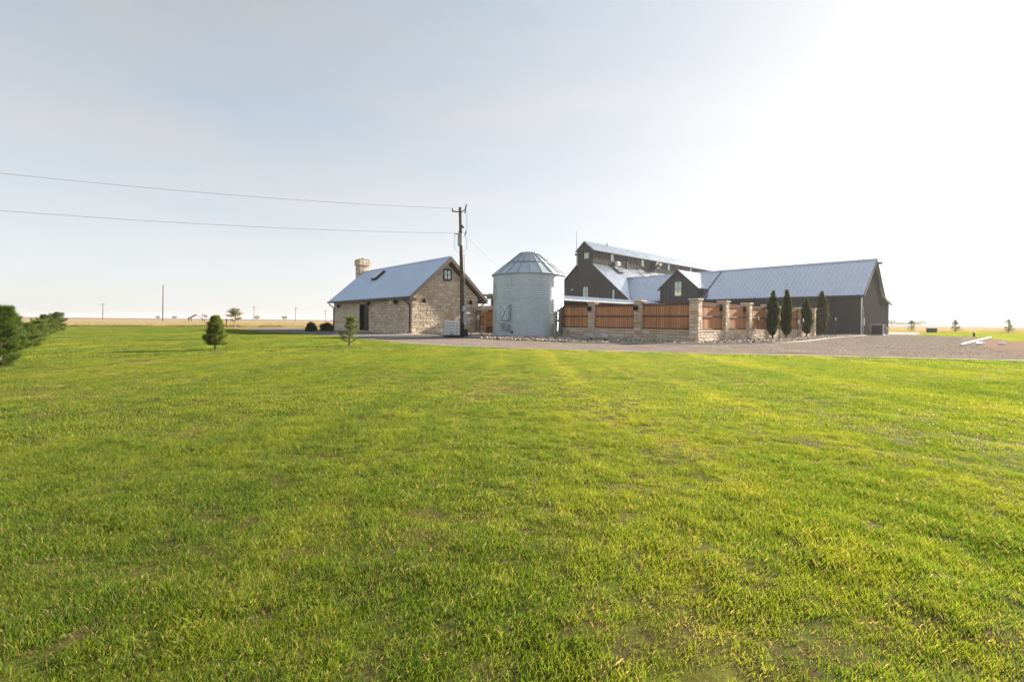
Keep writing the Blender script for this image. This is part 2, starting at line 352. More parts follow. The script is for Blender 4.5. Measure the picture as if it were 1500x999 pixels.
# ------------------------------------------------------------------ scatter (one object of uncountable stuff each)
def in_poly(x, y, P):
    c = np.zeros(len(x), bool); n = len(P)
    for i in range(n):
        (x1, y1), (x2, y2) = P[i], P[i-1]
        hit = ((y1 > y) != (y2 > y)) & (x < (x2-x1)*(y-y1)/(y2-y1+1e-12)+x1); c ^= hit
    return c
def scatter(name, variants, pts, rz, sc, vi, m, label, cat):
    """variants: list of (verts, tri faces, {attr: per-vertex}); loose points carry instances of them through geometry nodes"""
    V = []; F = []; kind = []; at = {k: [] for k in variants[0][2]}; b = 0
    for k, (v, f, a) in enumerate(variants):
        V.append(v); F.append(np.asarray(f)+b); kind += [k]*len(v); b += len(v)
        for n_ in at: at[n_].append(a[n_])
    V.append(np.asarray(pts)); n = len(pts); kind = np.array(kind + [-1]*n, dtype=np.int32); N = b+n
    V = np.concatenate(V).astype(np.float32); F = np.concatenate(F).astype(np.int32)
    o = mesh_np(name, V, F, m, kind='stuff'); me = o.data
    def attr(nm, ty, data):
        x = me.attributes.new(nm, ty, 'POINT'); x.data.foreach_set('value', data)
    attr('kind_id', 'INT', kind); z = np.zeros(b, dtype=np.float32)
    attr('rz', 'FLOAT', np.concatenate([z, rz]).astype(np.float32)); attr('sc', 'FLOAT', np.concatenate([z, sc]).astype(np.float32))
    attr('vi', 'INT', np.concatenate([z-1, vi]).astype(np.int32))
    for k in at: attr(k, 'FLOAT', np.concatenate([np.concatenate(at[k]), np.zeros(n)]).astype(np.float32))
    g = bpy.data.node_groups.new(name, 'GeometryNodeTree')
    g.interface.new_socket('Geometry', in_out='INPUT', socket_type='NodeSocketGeometry'); g.interface.new_socket('Geometry', in_out='OUTPUT', socket_type='NodeSocketGeometry')
    gi = g.nodes.new('NodeGroupInput'); go = g.nodes.new('NodeGroupOutput'); jn = g.nodes.new('GeometryNodeJoinGeometry')
    def na(nm, ty):
        x = g.nodes.new('GeometryNodeInputNamedAttribute'); x.data_type = ty; x.inputs[0].default_value = nm; return x.outputs[0]
    kid, vid, rzs, scs = na('kind_id','INT'), na('vi','INT'), na('rz','FLOAT'), na('sc','FLOAT')
    cmb = g.nodes.new('ShaderNodeCombineXYZ'); g.links.new(rzs, cmb.inputs[2])
    def sep(src, k):
        e = g.nodes.new('FunctionNodeCompare'); e.data_type = 'INT'; e.operation = 'EQUAL'; g.links.new(src, e.inputs[2]); e.inputs[3].default_value = k
        s_ = g.nodes.new('GeometryNodeSeparateGeometry'); s_.domain = 'POINT'; g.links.new(gi.outputs[0], s_.inputs[0]); g.links.new(e.outputs[0], s_.inputs[1]); return s_.outputs[0]
    for k in range(len(variants)):
        mp_ = g.nodes.new('GeometryNodeMeshToPoints'); g.links.new(sep(vid, k), mp_.inputs[0])
        ip = g.nodes.new('GeometryNodeInstanceOnPoints'); g.links.new(mp_.outputs[0], ip.inputs['Points']); g.links.new(sep(kid, k), ip.inputs['Instance'])
        g.links.new(cmb.outputs[0], ip.inputs['Rotation']); g.links.new(scs, ip.inputs['Scale']); g.links.new(ip.outputs[0], jn.inputs[0])
    g.links.new(jn.outputs[0], go.inputs[0])
    md = o.modifiers.new('scatter', 'NODES'); md.node_group = g
    return tag(o, label, cat)

def tuft(nb, rad, h0, h1, wd, dry=0.05, lean=.5, segs=3):
    V = []; F = []; ti = []; dr = []
    for _ in range(nb):
        a = rng.random()*6.283; r = rad*math.sqrt(rng.random()); x, y = r*math.cos(a), r*math.sin(a)
        h = h0 + (h1-h0)*rng.random(); d = rng.random()*6.283; ln = lean*h*(.25+rng.random()); dx, dy = math.cos(d)*ln, math.sin(d)*ln
        fa = rng.random()*6.283; wx, wy = math.cos(fa)*wd*(.7+.6*rng.random())/2, math.sin(fa)*wd/2
        isdry = 1.0 if rng.random() < dry else 0.0; tt = rng.random(); b = len(V)
        for k in range(segs):
            s = k/segs; z = h*(s - .18*s*s*lean*2); ww = 1-.55*s
            V += [(x+dx*s*s-wx*ww, y+dy*s*s-wy*ww, z-.01), (x+dx*s*s+wx*ww, y+dy*s*s+wy*ww, z-.01)]
        V.append((x+dx, y+dy, h*(1-.18*lean*2)-.01)); ti += [tt]*(2*segs+1); dr += [isdry]*(2*segs+1)
        for k in range(segs-1):
            q = b+2*k; F += [(q, q+1, q+3), (q, q+3, q+2)]
        F.append((b+2*segs-2, b+2*segs-1, b+2*segs))
    return np.array(V), np.array(F), {'tint': np.array(ti), 'dry': np.array(dr)}

def wedge(d0, d1, dens, half=55):
    n = int(dens*R(half)*(d1*d1-d0*d0)); d = np.sqrt(rng.random(n)*(d1*d1-d0*d0)+d0*d0); a = (rng.random(n)*2-1)*R(half)
    x, y = d*np.sin(a), d*np.cos(a); xl, xr = lawn_x(y); k = (x > xl+.05) & (x < xr-.03) & (y < YMAX-.3); return x[k], y[k]
def grass(name, d0, d1, dens, vs, label):
    x, y = wedge(d0, d1, dens)
    p1 = vnoise(x, y, .22, 11)*.45 + vnoise(x, y, 1.1, 12)*.35 + vnoise(x, y, 4, 13)*.2        # vigour
    p2 = vnoise(x, y, .5, 14)*.5 + vnoise(x, y, 2.2, 15)*.5
    keep = rng.random(len(x)) < np.clip((p1-.27)*5.0, .85 if d0 < 2 else .85, 1)*np.clip((vnoise(x, y, .09, 17)-.14)*4, .35 if d0 < 2 else .8, 1); x, y, p1, p2 = x[keep], y[keep], p1[keep], p2[keep]
    vi = rng.integers(0, 4, len(x)); dryp = np.clip((p2-.53)*2.4, .04, .7); vi = np.where(rng.random(len(x)) < dryp, 4+rng.integers(0, 2, len(x)), vi)
    p3 = vnoise(x, y, .11, 16); sc = (.25 + .95*p1 + .5*p3)*(.8+.4*rng.random(len(x)))
    thin = p1 < .36; vi = np.where(thin & (rng.random(len(x)) < .45), 4+rng.integers(0, 2, len(x)), vi); sc = np.where(thin, np.maximum(sc, .78), sc)
    scatter(name, vs, np.stack([x, y, lawn_h(x, y)], 1), rng.random(len(x))*6.283, sc, vi, M['blade'], label, 'grass')
grass('grass', 0.9, 5.5, 1900, [tuft(32, .042, .014, .044, .0025, .05, .5) for _ in range(4)] + [tuft(34, .045, .008, .028, .0022, .8, .9) for _ in range(2)], 'short green lawn grass with dry stems in the foreground')
grass('grass', 5.5, 16, 420, [tuft(40, .085, .016, .046, .0048, .05, .5) for _ in range(4)] + [tuft(38, .085, .010, .03, .0042, .75, .9) for _ in range(2)], 'lawn grass across the middle of the yard')
grass('grass', 16, 75, 40, [tuft(64, .26, .02, .05, .013, .05, .45) for _ in range(4)] + [tuft(56, .26, .015, .035, .011, .6, .9) for _ in range(2)], 'lawn grass running back to the field and gravel edge')

x = 34+90*rng.random(60000); y = 25+80*rng.random(60000); k = in_poly(x, y, [(45,49.5),(43.6,42),(36,32.5),(46,26),(140,60),(120,110),(61,68)]); x, y = x[k], y[k]
scatter('grass', [tuft(64, .3, .02, .05, .016, .05, .45) for _ in range(3)], np.stack([x, y, np.full(len(x), .024)], 1), rng.random(len(x))*6.28, .8+.5*rng.random(len(x)), rng.integers(0,3,len(x)), M['blade'], 'lawn grass on the strip beyond the gravel and white pipe', 'grass')
def strip_pts(n, u0, u1, v0, v1):
    u = u0+(u1-u0)*rng.random(n); v = v0+(v1-v0)*rng.random(n); return cA*u-sA*v, sA*u+cA*v
def weeds(name, x, y, sc0, sc1, vs, m, label, cat):
    n = len(x); scatter(name, vs, np.stack([x, y, np.full(n, .012)], 1), rng.random(n)*6.283, sc0+(sc1-sc0)*rng.random(n), rng.integers(0, len(vs), n), m, label, cat)
wt = [tuft(30, .3, .15, .45, .03, 0, .6) for _ in range(3)]
x, y = strip_pts(2600, -75, 22, 69.2, 73); k = vnoise(x, y, 3, 31) > .42; weeds('weeds', x[k], y[k], .5, 1.1, wt, M['weed'], 'scrubby dark weeds along the back edge of the lawn', 'weeds')
x, y = strip_pts(15000, -75, 60, 73, 130); weeds('dry_grass', x, y, .5, 1.0, wt, M['straw'], 'tan dry field grass beyond the lawn', 'field grass')
x = 45+120*rng.random(9000); y = 70+60*rng.random(9000); k = (y > 66+.28*(x-61)) & ~((x < 62) & (y < 80)); weeds('dry_grass', x[k], y[k], .5, 1.0, wt, M['straw'], 'tan dry field grass behind the distant young pines', 'field grass')
def rock_mesh(seed, fl=.6):
    r = np.random.default_rng(seed); p = (1+5**.5)/2
    v = np.array([(-1,p,0),(1,p,0),(-1,-p,0),(1,-p,0),(0,-1,p),(0,1,p),(0,-1,-p),(0,1,-p),(p,0,-1),(p,0,1),(-p,0,-1),(-p,0,1)], float)/1.9
    v *= (.75+.5*r.random((12,1))); v *= np.array([1, .6+.5*r.random(), fl*(.7+.5*r.random())])
    f = [(0,11,5),(0,5,1),(0,1,7),(0,7,10),(0,10,11),(1,5,9),(5,11,4),(11,10,2),(10,7,6),(7,1,8),(3,9,4),(3,4,2),(3,2,6),(3,6,8),(3,8,9),(4,9,5),(2,4,11),(6,2,10),(8,6,7),(9,8,1)]
    return v*.5, np.array(f), {'tint': np.zeros(12)}
BED = [(18.0,27.0),(17.2,21),(18.2,16),(19.6,13.9),(23.9,10.8),(29.6,9.1),(58.6,10.5),(58.6,11.8),(25,11.8),(24.4,12.4),(24.4,21.6),(22.0,21.6),(20.7,23.2),(20.7,25.6),(22,27.2),(24.4,27.4),(24.4,31.2),(20,31.2)]
u = 17+42*rng.random(26000); v = 8.8+23*rng.random(26000); k = in_poly(u, v, BED) & ~((u < 18.4) & (v > 24.3) & (v < 25.8)); u, v = u[k], v[k]
scatter('river_rocks', [rock_mesh(i) for i in range(5)], np.stack([cA*u-sA*v, sA*u+cA*v, .05+.03*rng.random(len(u))], 1), rng.random(len(u))*6.28, .10+.16*rng.random(len(u))**2, rng.integers(0,5,len(u)), M['rock'], 'pale river rock bed around the grain bin and along the fence', 'rocks')
x = -10+50*rng.random(60000); y = 13+33*rng.random(60000); GP = SEDGE[:61] + [(-4.5,31.4), W(18,26), W(17.2,21), W(18.2,15.8), W(23.9,10.3), W(29.6,8.7), W(45,9.6), W(57,9.9), (42,43), (28,28), (24,23)]
k = in_poly(x, y, GP); x, y = x[k], y[k]
scatter('gravel', [rock_mesh(i+20, .7) for i in range(5)], np.stack([x, y, np.full(len(x), .02)], 1), rng.random(len(x))*6.28, .014+.022*rng.random(len(x))**2, rng.integers(0,5,len(x)), M['chip'], 'loose brown grey gravel chips on the yard', 'gravel')

# ------------------------------------------------------------------ building helpers (all in the parent's own axes)
def ribs(poly, up, spacing, wd, ht, mb, off=0.0, start=None):
    """raised ribs / battens along 'up' across a planar polygon"""
    P = [Vector(p) for p in poly]; n = (P[1]-P[0]).cross(P[2]-P[0]).normalized()
    up = Vector(up); up = (up - n*up.dot(n)).normalized(); s = up.cross(n).normalized(); o = P[0]
    Q = [((p-o).dot(s), (p-o).dot(up)) for p in P]; a0 = min(q[0] for q in Q); a1 = max(q[0] for q in Q)
    a = a0 + (spacing*.5 if start is None else start)
    while a < a1 - .02:
        ts = []
        for i in range(len(Q)):
            (x1, y1), (x2, y2) = Q[i], Q[i-1]
            if (x1 > a) != (x2 > a): ts.append(y1 + (a-x1)*(y2-y1)/(x2-x1))
        ts.sort()
        for k in range(0, len(ts)-1, 2):
            if ts[k+1]-ts[k] > .03:
                c = o + s*a + up*(ts[k]+ts[k+1])/2 + n*(off+ht/2)
                mb.obox(c, s, up, n, wd, ts[k+1]-ts[k]-.004, ht)
        a += spacing
    return mb
def roof_plane(parent, e0, e1, r1, r0, th, m, spacing=.42, rw=.035, rh=.035, name='roof'):
    """slab from eave e0-e1 up to ridge r0-r1, outward side up, with standing seams as sub-part"""
    P = [Vector(p) for p in (e0, e1, r1, r0)]; n = (P[1]-P[0]).cross(P[3]-P[0]).normalized()
    if n.z < 0: P = [P[1], P[0], P[3], P[2]]; n = -n
    o = MB().prism([p - n*th for p in P], n*th).build(name, m, parent)
    up = (P[3]-P[0]); e = (P[1]-P[0]).normalized(); up = up - e*up.dot(e)
    ribs(P, up, spacing, rw, rh, MB(), -.004).build('roof_seams', m, o, kind='stuff')
    return o
def siding(parent, wall, poly, spacing=.4):
    return ribs(poly, (0,0,1), spacing, .07, .05, MB(), -.004).build('battens', M['siding'], wall, kind='stuff')
def window(parent, c, s, n, wd, ht, nx=1, ny=1, fm='black', gm='glass', fw=.07, dp=.07):
    c, s, n = Vector(c), Vector(s), Vector(n); up = Vector((0,0,1)) if abs(n.z) < .3 else n.cross(s)
    b = MB()
    for k in (-1, 1):
        b.obox(c + s*k*(wd/2-fw/2) + n*dp/2, s, n, up, fw, dp, ht); b.obox(c + up*k*(ht/2-fw/2) + n*(dp/2-.002), s, n, up, wd-2*fw+.01, dp-.006, fw)
    for i in range(1, nx): b.obox(c + s*(i/nx-.5)*(wd-fw) + n*dp*.45, s, n, up, .035, dp*.7, ht-2*fw)
    for i in range(1, ny): b.obox(c + up*(i/ny-.5)*(ht-fw) + n*dp*.43, s, n, up, wd-2*fw, dp*.6, .035)
    f = b.build('window', M[fm], parent)
    MB().obox(c + n*dp*.15, s, n, up, wd-fw, dp*.22, ht-fw).build('pane', M[gm], f); return f

def unit_stone(seed):
    r = random.Random(seed); j = lambda a: r.uniform(-a, a); b = MB()
    V = []
    for y, k in ((.5, 1), (-.25, 1), (-.5, .88)):
        for sx, sz in ((-1,-1),(1,-1),(1,1),(-1,1)):
            V.append((sx*.5*k*(1+j(.03)), y + (j(.18) if y == -.5 else 0), sz*.5*(k if k == 1 else .84)*(1+j(.05))))
    V.append((j(.15), -.5 + j(.2), j(.15)))
    F = []
    for l in (0, 4):
        F += [(l+i, l+(i+1)%4, l+4+(i+1)%4, l+4+i) for i in range(4)]
    F += [(8+i, 8+(i+1)%4, 12) for i in range(4)]; b.add(V, F)
    o = b.build('stone', M['stone']); me = o.data; bpy.data.objects.remove(o); return me
STONES = [unit_stone(i) for i in range(9)]
def stonework(parent, origin, d, n, bounds, z0, z1, depth=.06, h=(.14,.30), l=(.28,.75), holes=(), cap=10**6, seed=0):
    """blocks on a wall face. bounds(z) -> (a, b) along d. Past 'cap' blocks the rest become one joined part."""
    r = random.Random(seed); d, n, O = Vector(d), Vector(n), Vector(origin); up = Vector((0,0,1)); lst = []
    z = z0
    while z < z1 - .05:
        hh = min(r.uniform(*h), z1-z)
        if z1-z-hh < .08: hh = z1-z
        a, b = bounds(z+hh*.5); x = a
        while x < b - .06:
            ln = min(r.uniform(*l), b-x)
            if b-x-ln < .14: ln = b-x
            segs = [(x, x+ln)]
            for hx0, hx1, hz0, hz1 in holes:
                if z+hh > hz0+.03 and z < hz1-.03:
                    segs = [q for s0, s1 in segs for q in ((s0, min(s1, hx0)), (max(s0, hx1), s1)) if q[1]-q[0] > .06]
            for s0, s1 in segs:
                if hh > .2 and r.random() < .33:
                    k = r.uniform(.4, .6)*hh; lst += [(s0, s1, z, z+k), (s0, s1, z+k, z+hh)]
                else: lst.append((s0, s1, z, z+hh))
            x += ln
        z += hh
    jb = MB(); cnt = 0
    for s0, s1, a, b in lst:
        if s1-s0 < .05 or b-a < .04: continue
        g = .02; M4 = Matrix.Identity(4)
        cols = (d*(s1-s0-g), -n*depth*r.uniform(.85, 1.35), up*(b-a-g)); p = O + d*(s0+s1)/2 + up*(a+b)/2 + n*(depth*.25)
        for i in range(3):
            for k in range(3): M4[k][i] = cols[i][k]
            M4[i][3] = p[i]
        me = r.choice(STONES)
        if cnt < cap:
            o = bpy.data.objects.new('stone', me); COL.objects.link(o); o.parent = parent; o.matrix_local = M4
        else: jb.add([M4 @ v_.co for v_ in me.vertices], [tuple(f_.vertices) for f_ in me.polygons])
        cnt += 1
    if jb.v: jb.build('stonework', M['stone'], parent, kind='stuff')
    return cnt
UP = Vector((0,0,1)); LX, LY = Vector((1,0,0)), Vector((0,1,0))
def sconce(parent, p, n, s=1.0, name='wall_lamp'):
    p, n = Vector(p), Vector(n); t_ = UP.cross(n); b = MB()
    b.obox(p+n*.015, t_, n, UP, .11*s, .03, .16*s); b.obox(p+n*.10+UP*.10*s, t_, n, UP, .04, .2, .03)
    q = p+n*.17*s; b.lathe([(.015, q.z+.16*s), (.10*s, q.z+.09*s), (.11*s, q.z+.06*s), (.085*s, q.z-.14*s), (.02, q.z-.15*s)], 10, (q.x, q.y)); return b.build(name, M['black'], parent)

# ------------------------------------------------------------------ stone house
HU, HV, HW, HL, HE, HR = 18.47, 32.6, 6.75, 16.4, 3.25, 6.25       # near corner, width, length, wall height, ridge
x0, y0 = W(HU, HV)
H = thing('stone_house', 'tan limestone house with steep blue-grey metal roof and a stone chimney', 'house', (x0, y0, 0), A)
mid = HW/2; sl_ = (HR-HE)/mid
gable = [(0,HV*0,0)]
# wall shell: long wall in pieces round the door recess, gables, back
D0, D1, DH = 40.4-HV, 42.5-HV, 2.62
wb = MB()
wb.box(0,0,0,.35,D0,HE).box(0,D1,0,.35,HL,HE).box(0.004,D0,DH,.35,D1,HE).box(.42,D0-.1,0,.6,D1+.1,DH+.2)
wall = wb.build('wall', M['mortar'], H)
gp = lambda y: [(.352,y,0),(HW,y,0),(HW,y,HE),(mid,y,HR-.05),(.352,y,HE+.3)]
g1 = MB().prism([(0.001,0.001,0),(HW,0.001,0),(HW,0.001,HE),(mid,0.001,HR),(0.001,0.001,HE)], (0,.34,0)).build('gable_wall', M['mortar'], H)
MB().prism([(0.001,HL-.34,0),(HW,HL-.34,0),(HW,HL-.34,HE),(mid,HL-.34,HR),(0.001,HL-.34,HE)], (0,.34,0)).build('gable_wall', M['mortar'], H)
MB().box(HW-.35,.34,0,HW-.002,HL-.34,HE).build('wall', M['mortar'], H)
gb = lambda z: (0.0, HW) if z < HE else ((z-HE)/sl_+.05, HW-(z-HE)/sl_-.05)
WU, WZ = 21.86-HU, 5.02
stonework(g1, (0,0,0), LX, -LY, gb, 0.02, HR-.35, holes=[(WU-.42,WU+.42,WZ-.46,WZ+.46)], cap=290, h=(.13,.30), l=(.24,.65), seed=3)
stonework(wall, (0,HL,0), -LY, -LX, lambda z: (0, HL), 0.02, HE-.1, holes=[(HL-D1,HL-D0,0,DH)], cap=280, h=(.13,.29), l=(.22,.62), seed=5)
window(H, (WU,-.03,WZ), LX, -LY, .8, .86, 2, 2, 'black', 'glass')
# door
dr = MB().box(.28,D0+.06,.02,.34,D1-.06,DH-.06).build('door', M['trim'], H)
db = MB()
for k in range(2):
    for zz in ((.15,1.05),(1.2,2.4)):
        ya = D0+.2+k*.95; db.box(.255,ya,zz[0],.283,ya+.75,zz[0]+.05).box(.255,ya,zz[1]-.05,.283,ya+.75,zz[1]).box(.256,ya,zz[0]+.05,.283,ya+.05,zz[1]-.05).box(.256,ya+.7,zz[0]+.05,.283,ya+.75,zz[1]-.05)
db.build('door_panel', M['black'], dr); MB().box(.2,(D0+D1)/2-.05,1.0,.26,(D0+D1)/2-.02,1.3).build('handle', M['black'], dr)
MB().box(-.02,D0-.001,0,.30,D0+.07,DH).box(-.02,D1-.07,0,.30,D1+.001,DH).box(-.02,D0+.07,DH-.07,.30,D1-.07,DH+.001).build('door_frame', M['black'], H)
MB().box(-.5,D0-.1,.02,0.0,D1+.1,.12).build('door_step', M['conc'], H)
# roof
OV, OG, RT = .55, .6, .14
ez = HE - OV*sl_ + .26; rz_ = HR + .28
roofL = roof_plane(H, (-OV,-OG,ez), (-OV,HL+.25,ez), (mid,HL+.25,rz_), (mid,-OG,rz_), RT, M['roof_dark'], .41, .03, .03)
roof_plane(H, (HW+OV,HL+.25,ez), (HW+OV,-OG,ez), (mid+.002,-OG,rz_-.002), (mid+.002,HL+.25,rz_-.002), RT, M['roof_dark'], .41, .03, .03)
MB().prism([(mid-.16,-OG-.01,rz_-.10),(mid,-OG-.01,rz_+.05),(mid+.16,-OG-.01,rz_-.10),(mid,-OG-.01,rz_-.02)], (0,HL+OG+.28,0)).build('ridge_cap', M['roof_dark'], H)
for sgn in (-1, 1):
    e = mid + sgn*(mid+OV); a = Vector((mid,-OG-.03,rz_-.22)); b_ = Vector((e,-OG-.03,ez-.22))
    MB().prism([(mid,-OG-.05,rz_-.01),(e,-OG-.05,ez-.01),(e,-OG-.05,ez-.36),(mid,-OG-.05,rz_-.42)], (0,.06,0)).build('bargeboard', M['brown_trim'], H)
    MB().prism([(mid,-OG+.02,rz_-.30),(e-sgn*.05,-OG+.02,ez-.26),(e-sgn*.05,-OG+.02,ez-.30),(mid,-OG+.02,rz_-.34)], (0,OG-.03,0)).build('soffit', M['soffit'], H)
    MB().prism([(mid,-.13,rz_-.34),(mid+sgn*(mid+.02),-.13,HE+.0),(mid+sgn*(mid+.02),-.13,HE-.16),(mid,-.13,rz_-.52)], (0,.06,0)).build('frieze_board', M['black'], H)
    # boxed eave return and eave soffit
    xs = sorted((e-sgn*.02, mid+sgn*(mid-.12)))
    MB().box(xs[0],-OG+.012,ez-.36,xs[1],-.14,ez-.10).build('eave_return', M['brown_trim'], H)
    xs = sorted((e-sgn*.04, mid+sgn*(mid+.004)))
    MB().box(xs[0],-.1,ez-.16,xs[1],HL+.2,ez-.12).build('soffit', M['soffit'], H)
    xs = sorted((e+sgn*.005, e+sgn*.13))
    MB().box(xs[0],-OG+.0,ez-.17,xs[1],HL+.24,ez-.03).build('gutter', M['brown_trim'], H)
    wx = mid+sgn*(mid+.11)
    for yy in ((.10, HL-.12) if sgn < 0 else (.10,)):
        ty = yy if sgn < 0 else -.14
        MB().tube([(e+sgn*.06,ty-.02,ez-.15),(e+sgn*.06,ty-.02,ez-.27),(wx+sgn*.05,ty,ez-.62),(wx,ty,ez-.78),(wx,ty,.2),(wx+sgn*.18,ty,.08)], .055, 8).build('downspout', M['black'], H)
# skylight
up_ = Vector((mid+OV,0,rz_-ez)).normalized(); nr = Vector((-(rz_-ez),0,mid+OV)).normalized(); sk = Vector((2.25,10.6,0)); sk.z = ez+(sk.x+OV)*(rz_-ez)/(mid+OV)
s_o = MB().obox(sk+nr*.10, up_, LY, nr, 1.35, .95, .22).build('skylight', M['black'], H)
MB().obox(sk+nr*.222, up_, LY, nr, 1.2, .8, .02).build('pane', M['glass'], s_o)
# chimney
cx0, cy0 = mid, HL+.62
ch = MB().box(cx0-.56,cy0-.5,0,cx0+.56,cy0+.5,7.35).box(cx0-.66,cy0-.60,7.2,cx0+.66,cy0+.60,7.82).box(cx0-.60,cy0-.54,7.822,cx0+.60,cy0+.54,7.9).build('chimney', M['mortar'], H)
for (o_, d_, n_, wd_) in (((cx0-.56,cy0-.5,0),LX,-LY,1.12), ((cx0-.56,cy0+.5,0),-LY,-LX,1.0), ((cx0+.56,cy0-.5,0),LY,LX,1.0)):
    stonework(ch, o_, d_, n_, lambda z, w_=wd_: (0, w_), 4.3, 7.18, h=(.12,.22), l=(.25,.5), seed=int(wd_*100))
    o2 = Vector(o_)+Vector(n_)*.10-Vector(d_)*.10; stonework(ch, o2, d_, n_, lambda z, w_=wd_: (0, w_+.2), 7.22, 7.82, h=(.12,.22), l=(.25,.5), seed=int(wd_*90))
MB().lathe([(.16,7.9),(.16,8.05),(.13,8.06)], 12, (cx0,cy0), True).build('flue', M['cedar_dark'], ch)
# lamps, junction boxes
for p, n in (((19.5-HU,-.06,2.72),-LY), ((24.2-HU,-.06,2.72),-LY), ((-.06,47.2-HV,2.5),-LX), ((-.06,40.05-HV,2.62),-LX), ((-.06,34.8-HV,2.62),-LX)): sconce(H, p, n, 1.3)
MB().box(-.2,35.7-HV,2.5,-.05,36.05-HV,2.85).build('flood_light', M['white'], H)
MB().box(HW+.02,-.35,ez-.02,HW+.3,-.2,ez+.4).build('vent_box', M['grey_paint'], H)

# ------------------------------------------------------------------ barn house: monitor barn, long wing, cross gable
BU, BV = 59.0, 10.95
x0, y0 = W(BU, BV)
B = thing('barn_house', 'dark ribbed-metal barn house with pale metal roofs and a raised clerestory', 'barn', (x0, y0, 0), A)
# wing (local x across, y along)
wy1 = 28.0
sec = [(0,0,0),(0,0,4.33),(6.1,0,8.40),(11.0,0,4.22),(15.0,0,3.65),(15.0,0,0)]
wing = MB().prism(sec, (0,wy1,0)).build('wing_wall', M['siding'], B)
siding(B, wing, [(0,0,.05),(15,0,.05),(15,0,3.6),(11,0,4.17),(6.1,0,8.35),(0,0,4.28)], .42)
siding(B, wing, [(0,wy1,.05),(0,0,.05),(0,0,4.0),(0,wy1,4.0)], .42)
sw = 4.07/6.1
wr = roof_plane(B, (-.4,-.3,4.33-.4*sw+.14), (-.4,27.35,4.33-.4*sw+.14), (6.1,33.1,8.54), (6.1,-.3,8.54), .12, M['roof'], .46, .05, .06)
roof_plane(B, (11.0,33,4.36), (11.0,-.3,4.36), (6.102,-.3,8.538), (6.102,33,8.538), .12, M['roof'], .46, .04, .035)
roof_plane(B, (15.3,33,3.74), (15.3,-.3,3.74), (11.02,-.3,4.36), (11.02,33,4.36), .12, M['roof'], .46, .04, .035)
MB().prism([(5.8,-.32,8.38),(6.1,-.32,8.62),(6.4,-.32,8.38),(6.1,-.32,8.5)], (0,33,0)).build('ridge_cap', M['roof'], B)
for pts in (((-.42,8.54-6.52*sw),(6.1,8.54)), ((6.1,8.54),(11.0,4.36)), ((11.0,4.36),(15.3,3.74))):
    (xa, za), (xb, zb) = pts; MB().prism([(xa,-.34,za+.02),(xb,-.34,zb+.02),(xb,-.34,zb-.24),(xa,-.34,za-.24)], (0,.06,0)).build('bargeboard', M['trim'], B)
MB().box(-.5,-.3,3.98,-.36,27.3,4.16).build('gutter', M['trim'], B)
MB().box(-.36,-.1,3.9,-.002,27.3,3.98).build('soffit', M['trim'], B)
MB().box(6.0,-.75,7.95,6.2,-.3,8.15).build('hoist_beam', M['trim'], B)
MB().box(-.06,-.06,0,.12,.0,4.2).build('corner_trim', M['white'], B)
MB().tube([(.35,-.12,.2),(.35,-.12,3.0)], .05).build('conduit', M['grey_paint'], B)
MB().box(.2,-.2,1.0,.55,-.04,1.8).build('meter_box', M['grey_paint'], B)
MB().obox(Vector((2.85,17.0,0))+Vector((0,0,4.33-.4*sw+.14+3.25*sw+.03)), Vector((6.1,0,4.07)).normalized(), LY, Vector((-4.07,0,6.1)).normalized(), 7.6, .12, .06).build('roof_flashing', M['trim'], B)
# cross gable
c0, c1, cz, cp = 28.2-BV, 33.5-BV, 5.85, 8.2; cm = (c0+c1)/2; fx = -1.0
cw = MB().prism([(fx,c0,0),(fx,c0,cz),(fx,cm,cp),(fx,c1,cz),(fx,c1,0)], (7.3,0,0)).build('cross_gable_wall', M['siding'], B)
siding(B, cw, [(fx,c1,.05),(fx,c0,.05),(fx,c0,cz-.05),(fx,cm,cp-.05),(fx,c1,cz-.05)], .38)
sc_ = (cp-cz)/(cm-c0)
roof_plane(B, (fx-.15,c0-.3,cz-.3*sc_+.12), (5.6,c0-.3,cz-.3*sc_+.12), (5.6,cm,cp+.12), (fx-.15,cm,cp+.12), .1, M['roof'], .42)
roof_plane(B, (5.6,c1+.3,cz-.3*sc_+.12), (fx-.15,c1+.3,cz-.3*sc_+.12), (fx-.15,cm+.002,cp+.118), (5.6,cm+.002,cp+.118), .1, M['roof'], .42)
for ya, za, yb, zb in ((c0-.3,cz-.3*sc_+.12,cm,cp+.12),(c1+.3,cz-.3*sc_+.12,cm,cp+.12)):
    MB().prism([(fx-.2,ya,za+.02),(fx-.2,yb,zb+.02),(fx-.2,yb,zb-.2),(fx-.2,ya,za-.2)], (.05,0,0)).build('bargeboard', M['trim'], B)
MB().box(fx-.1,c0-.42,cz-.42,2.0,c0-.28,cz-.28).build('gutter', M['trim'], B)
window(B, (fx-.03,30.8-BV,5.72), LY, -LX, 1.15, 2.05, 2, 2)
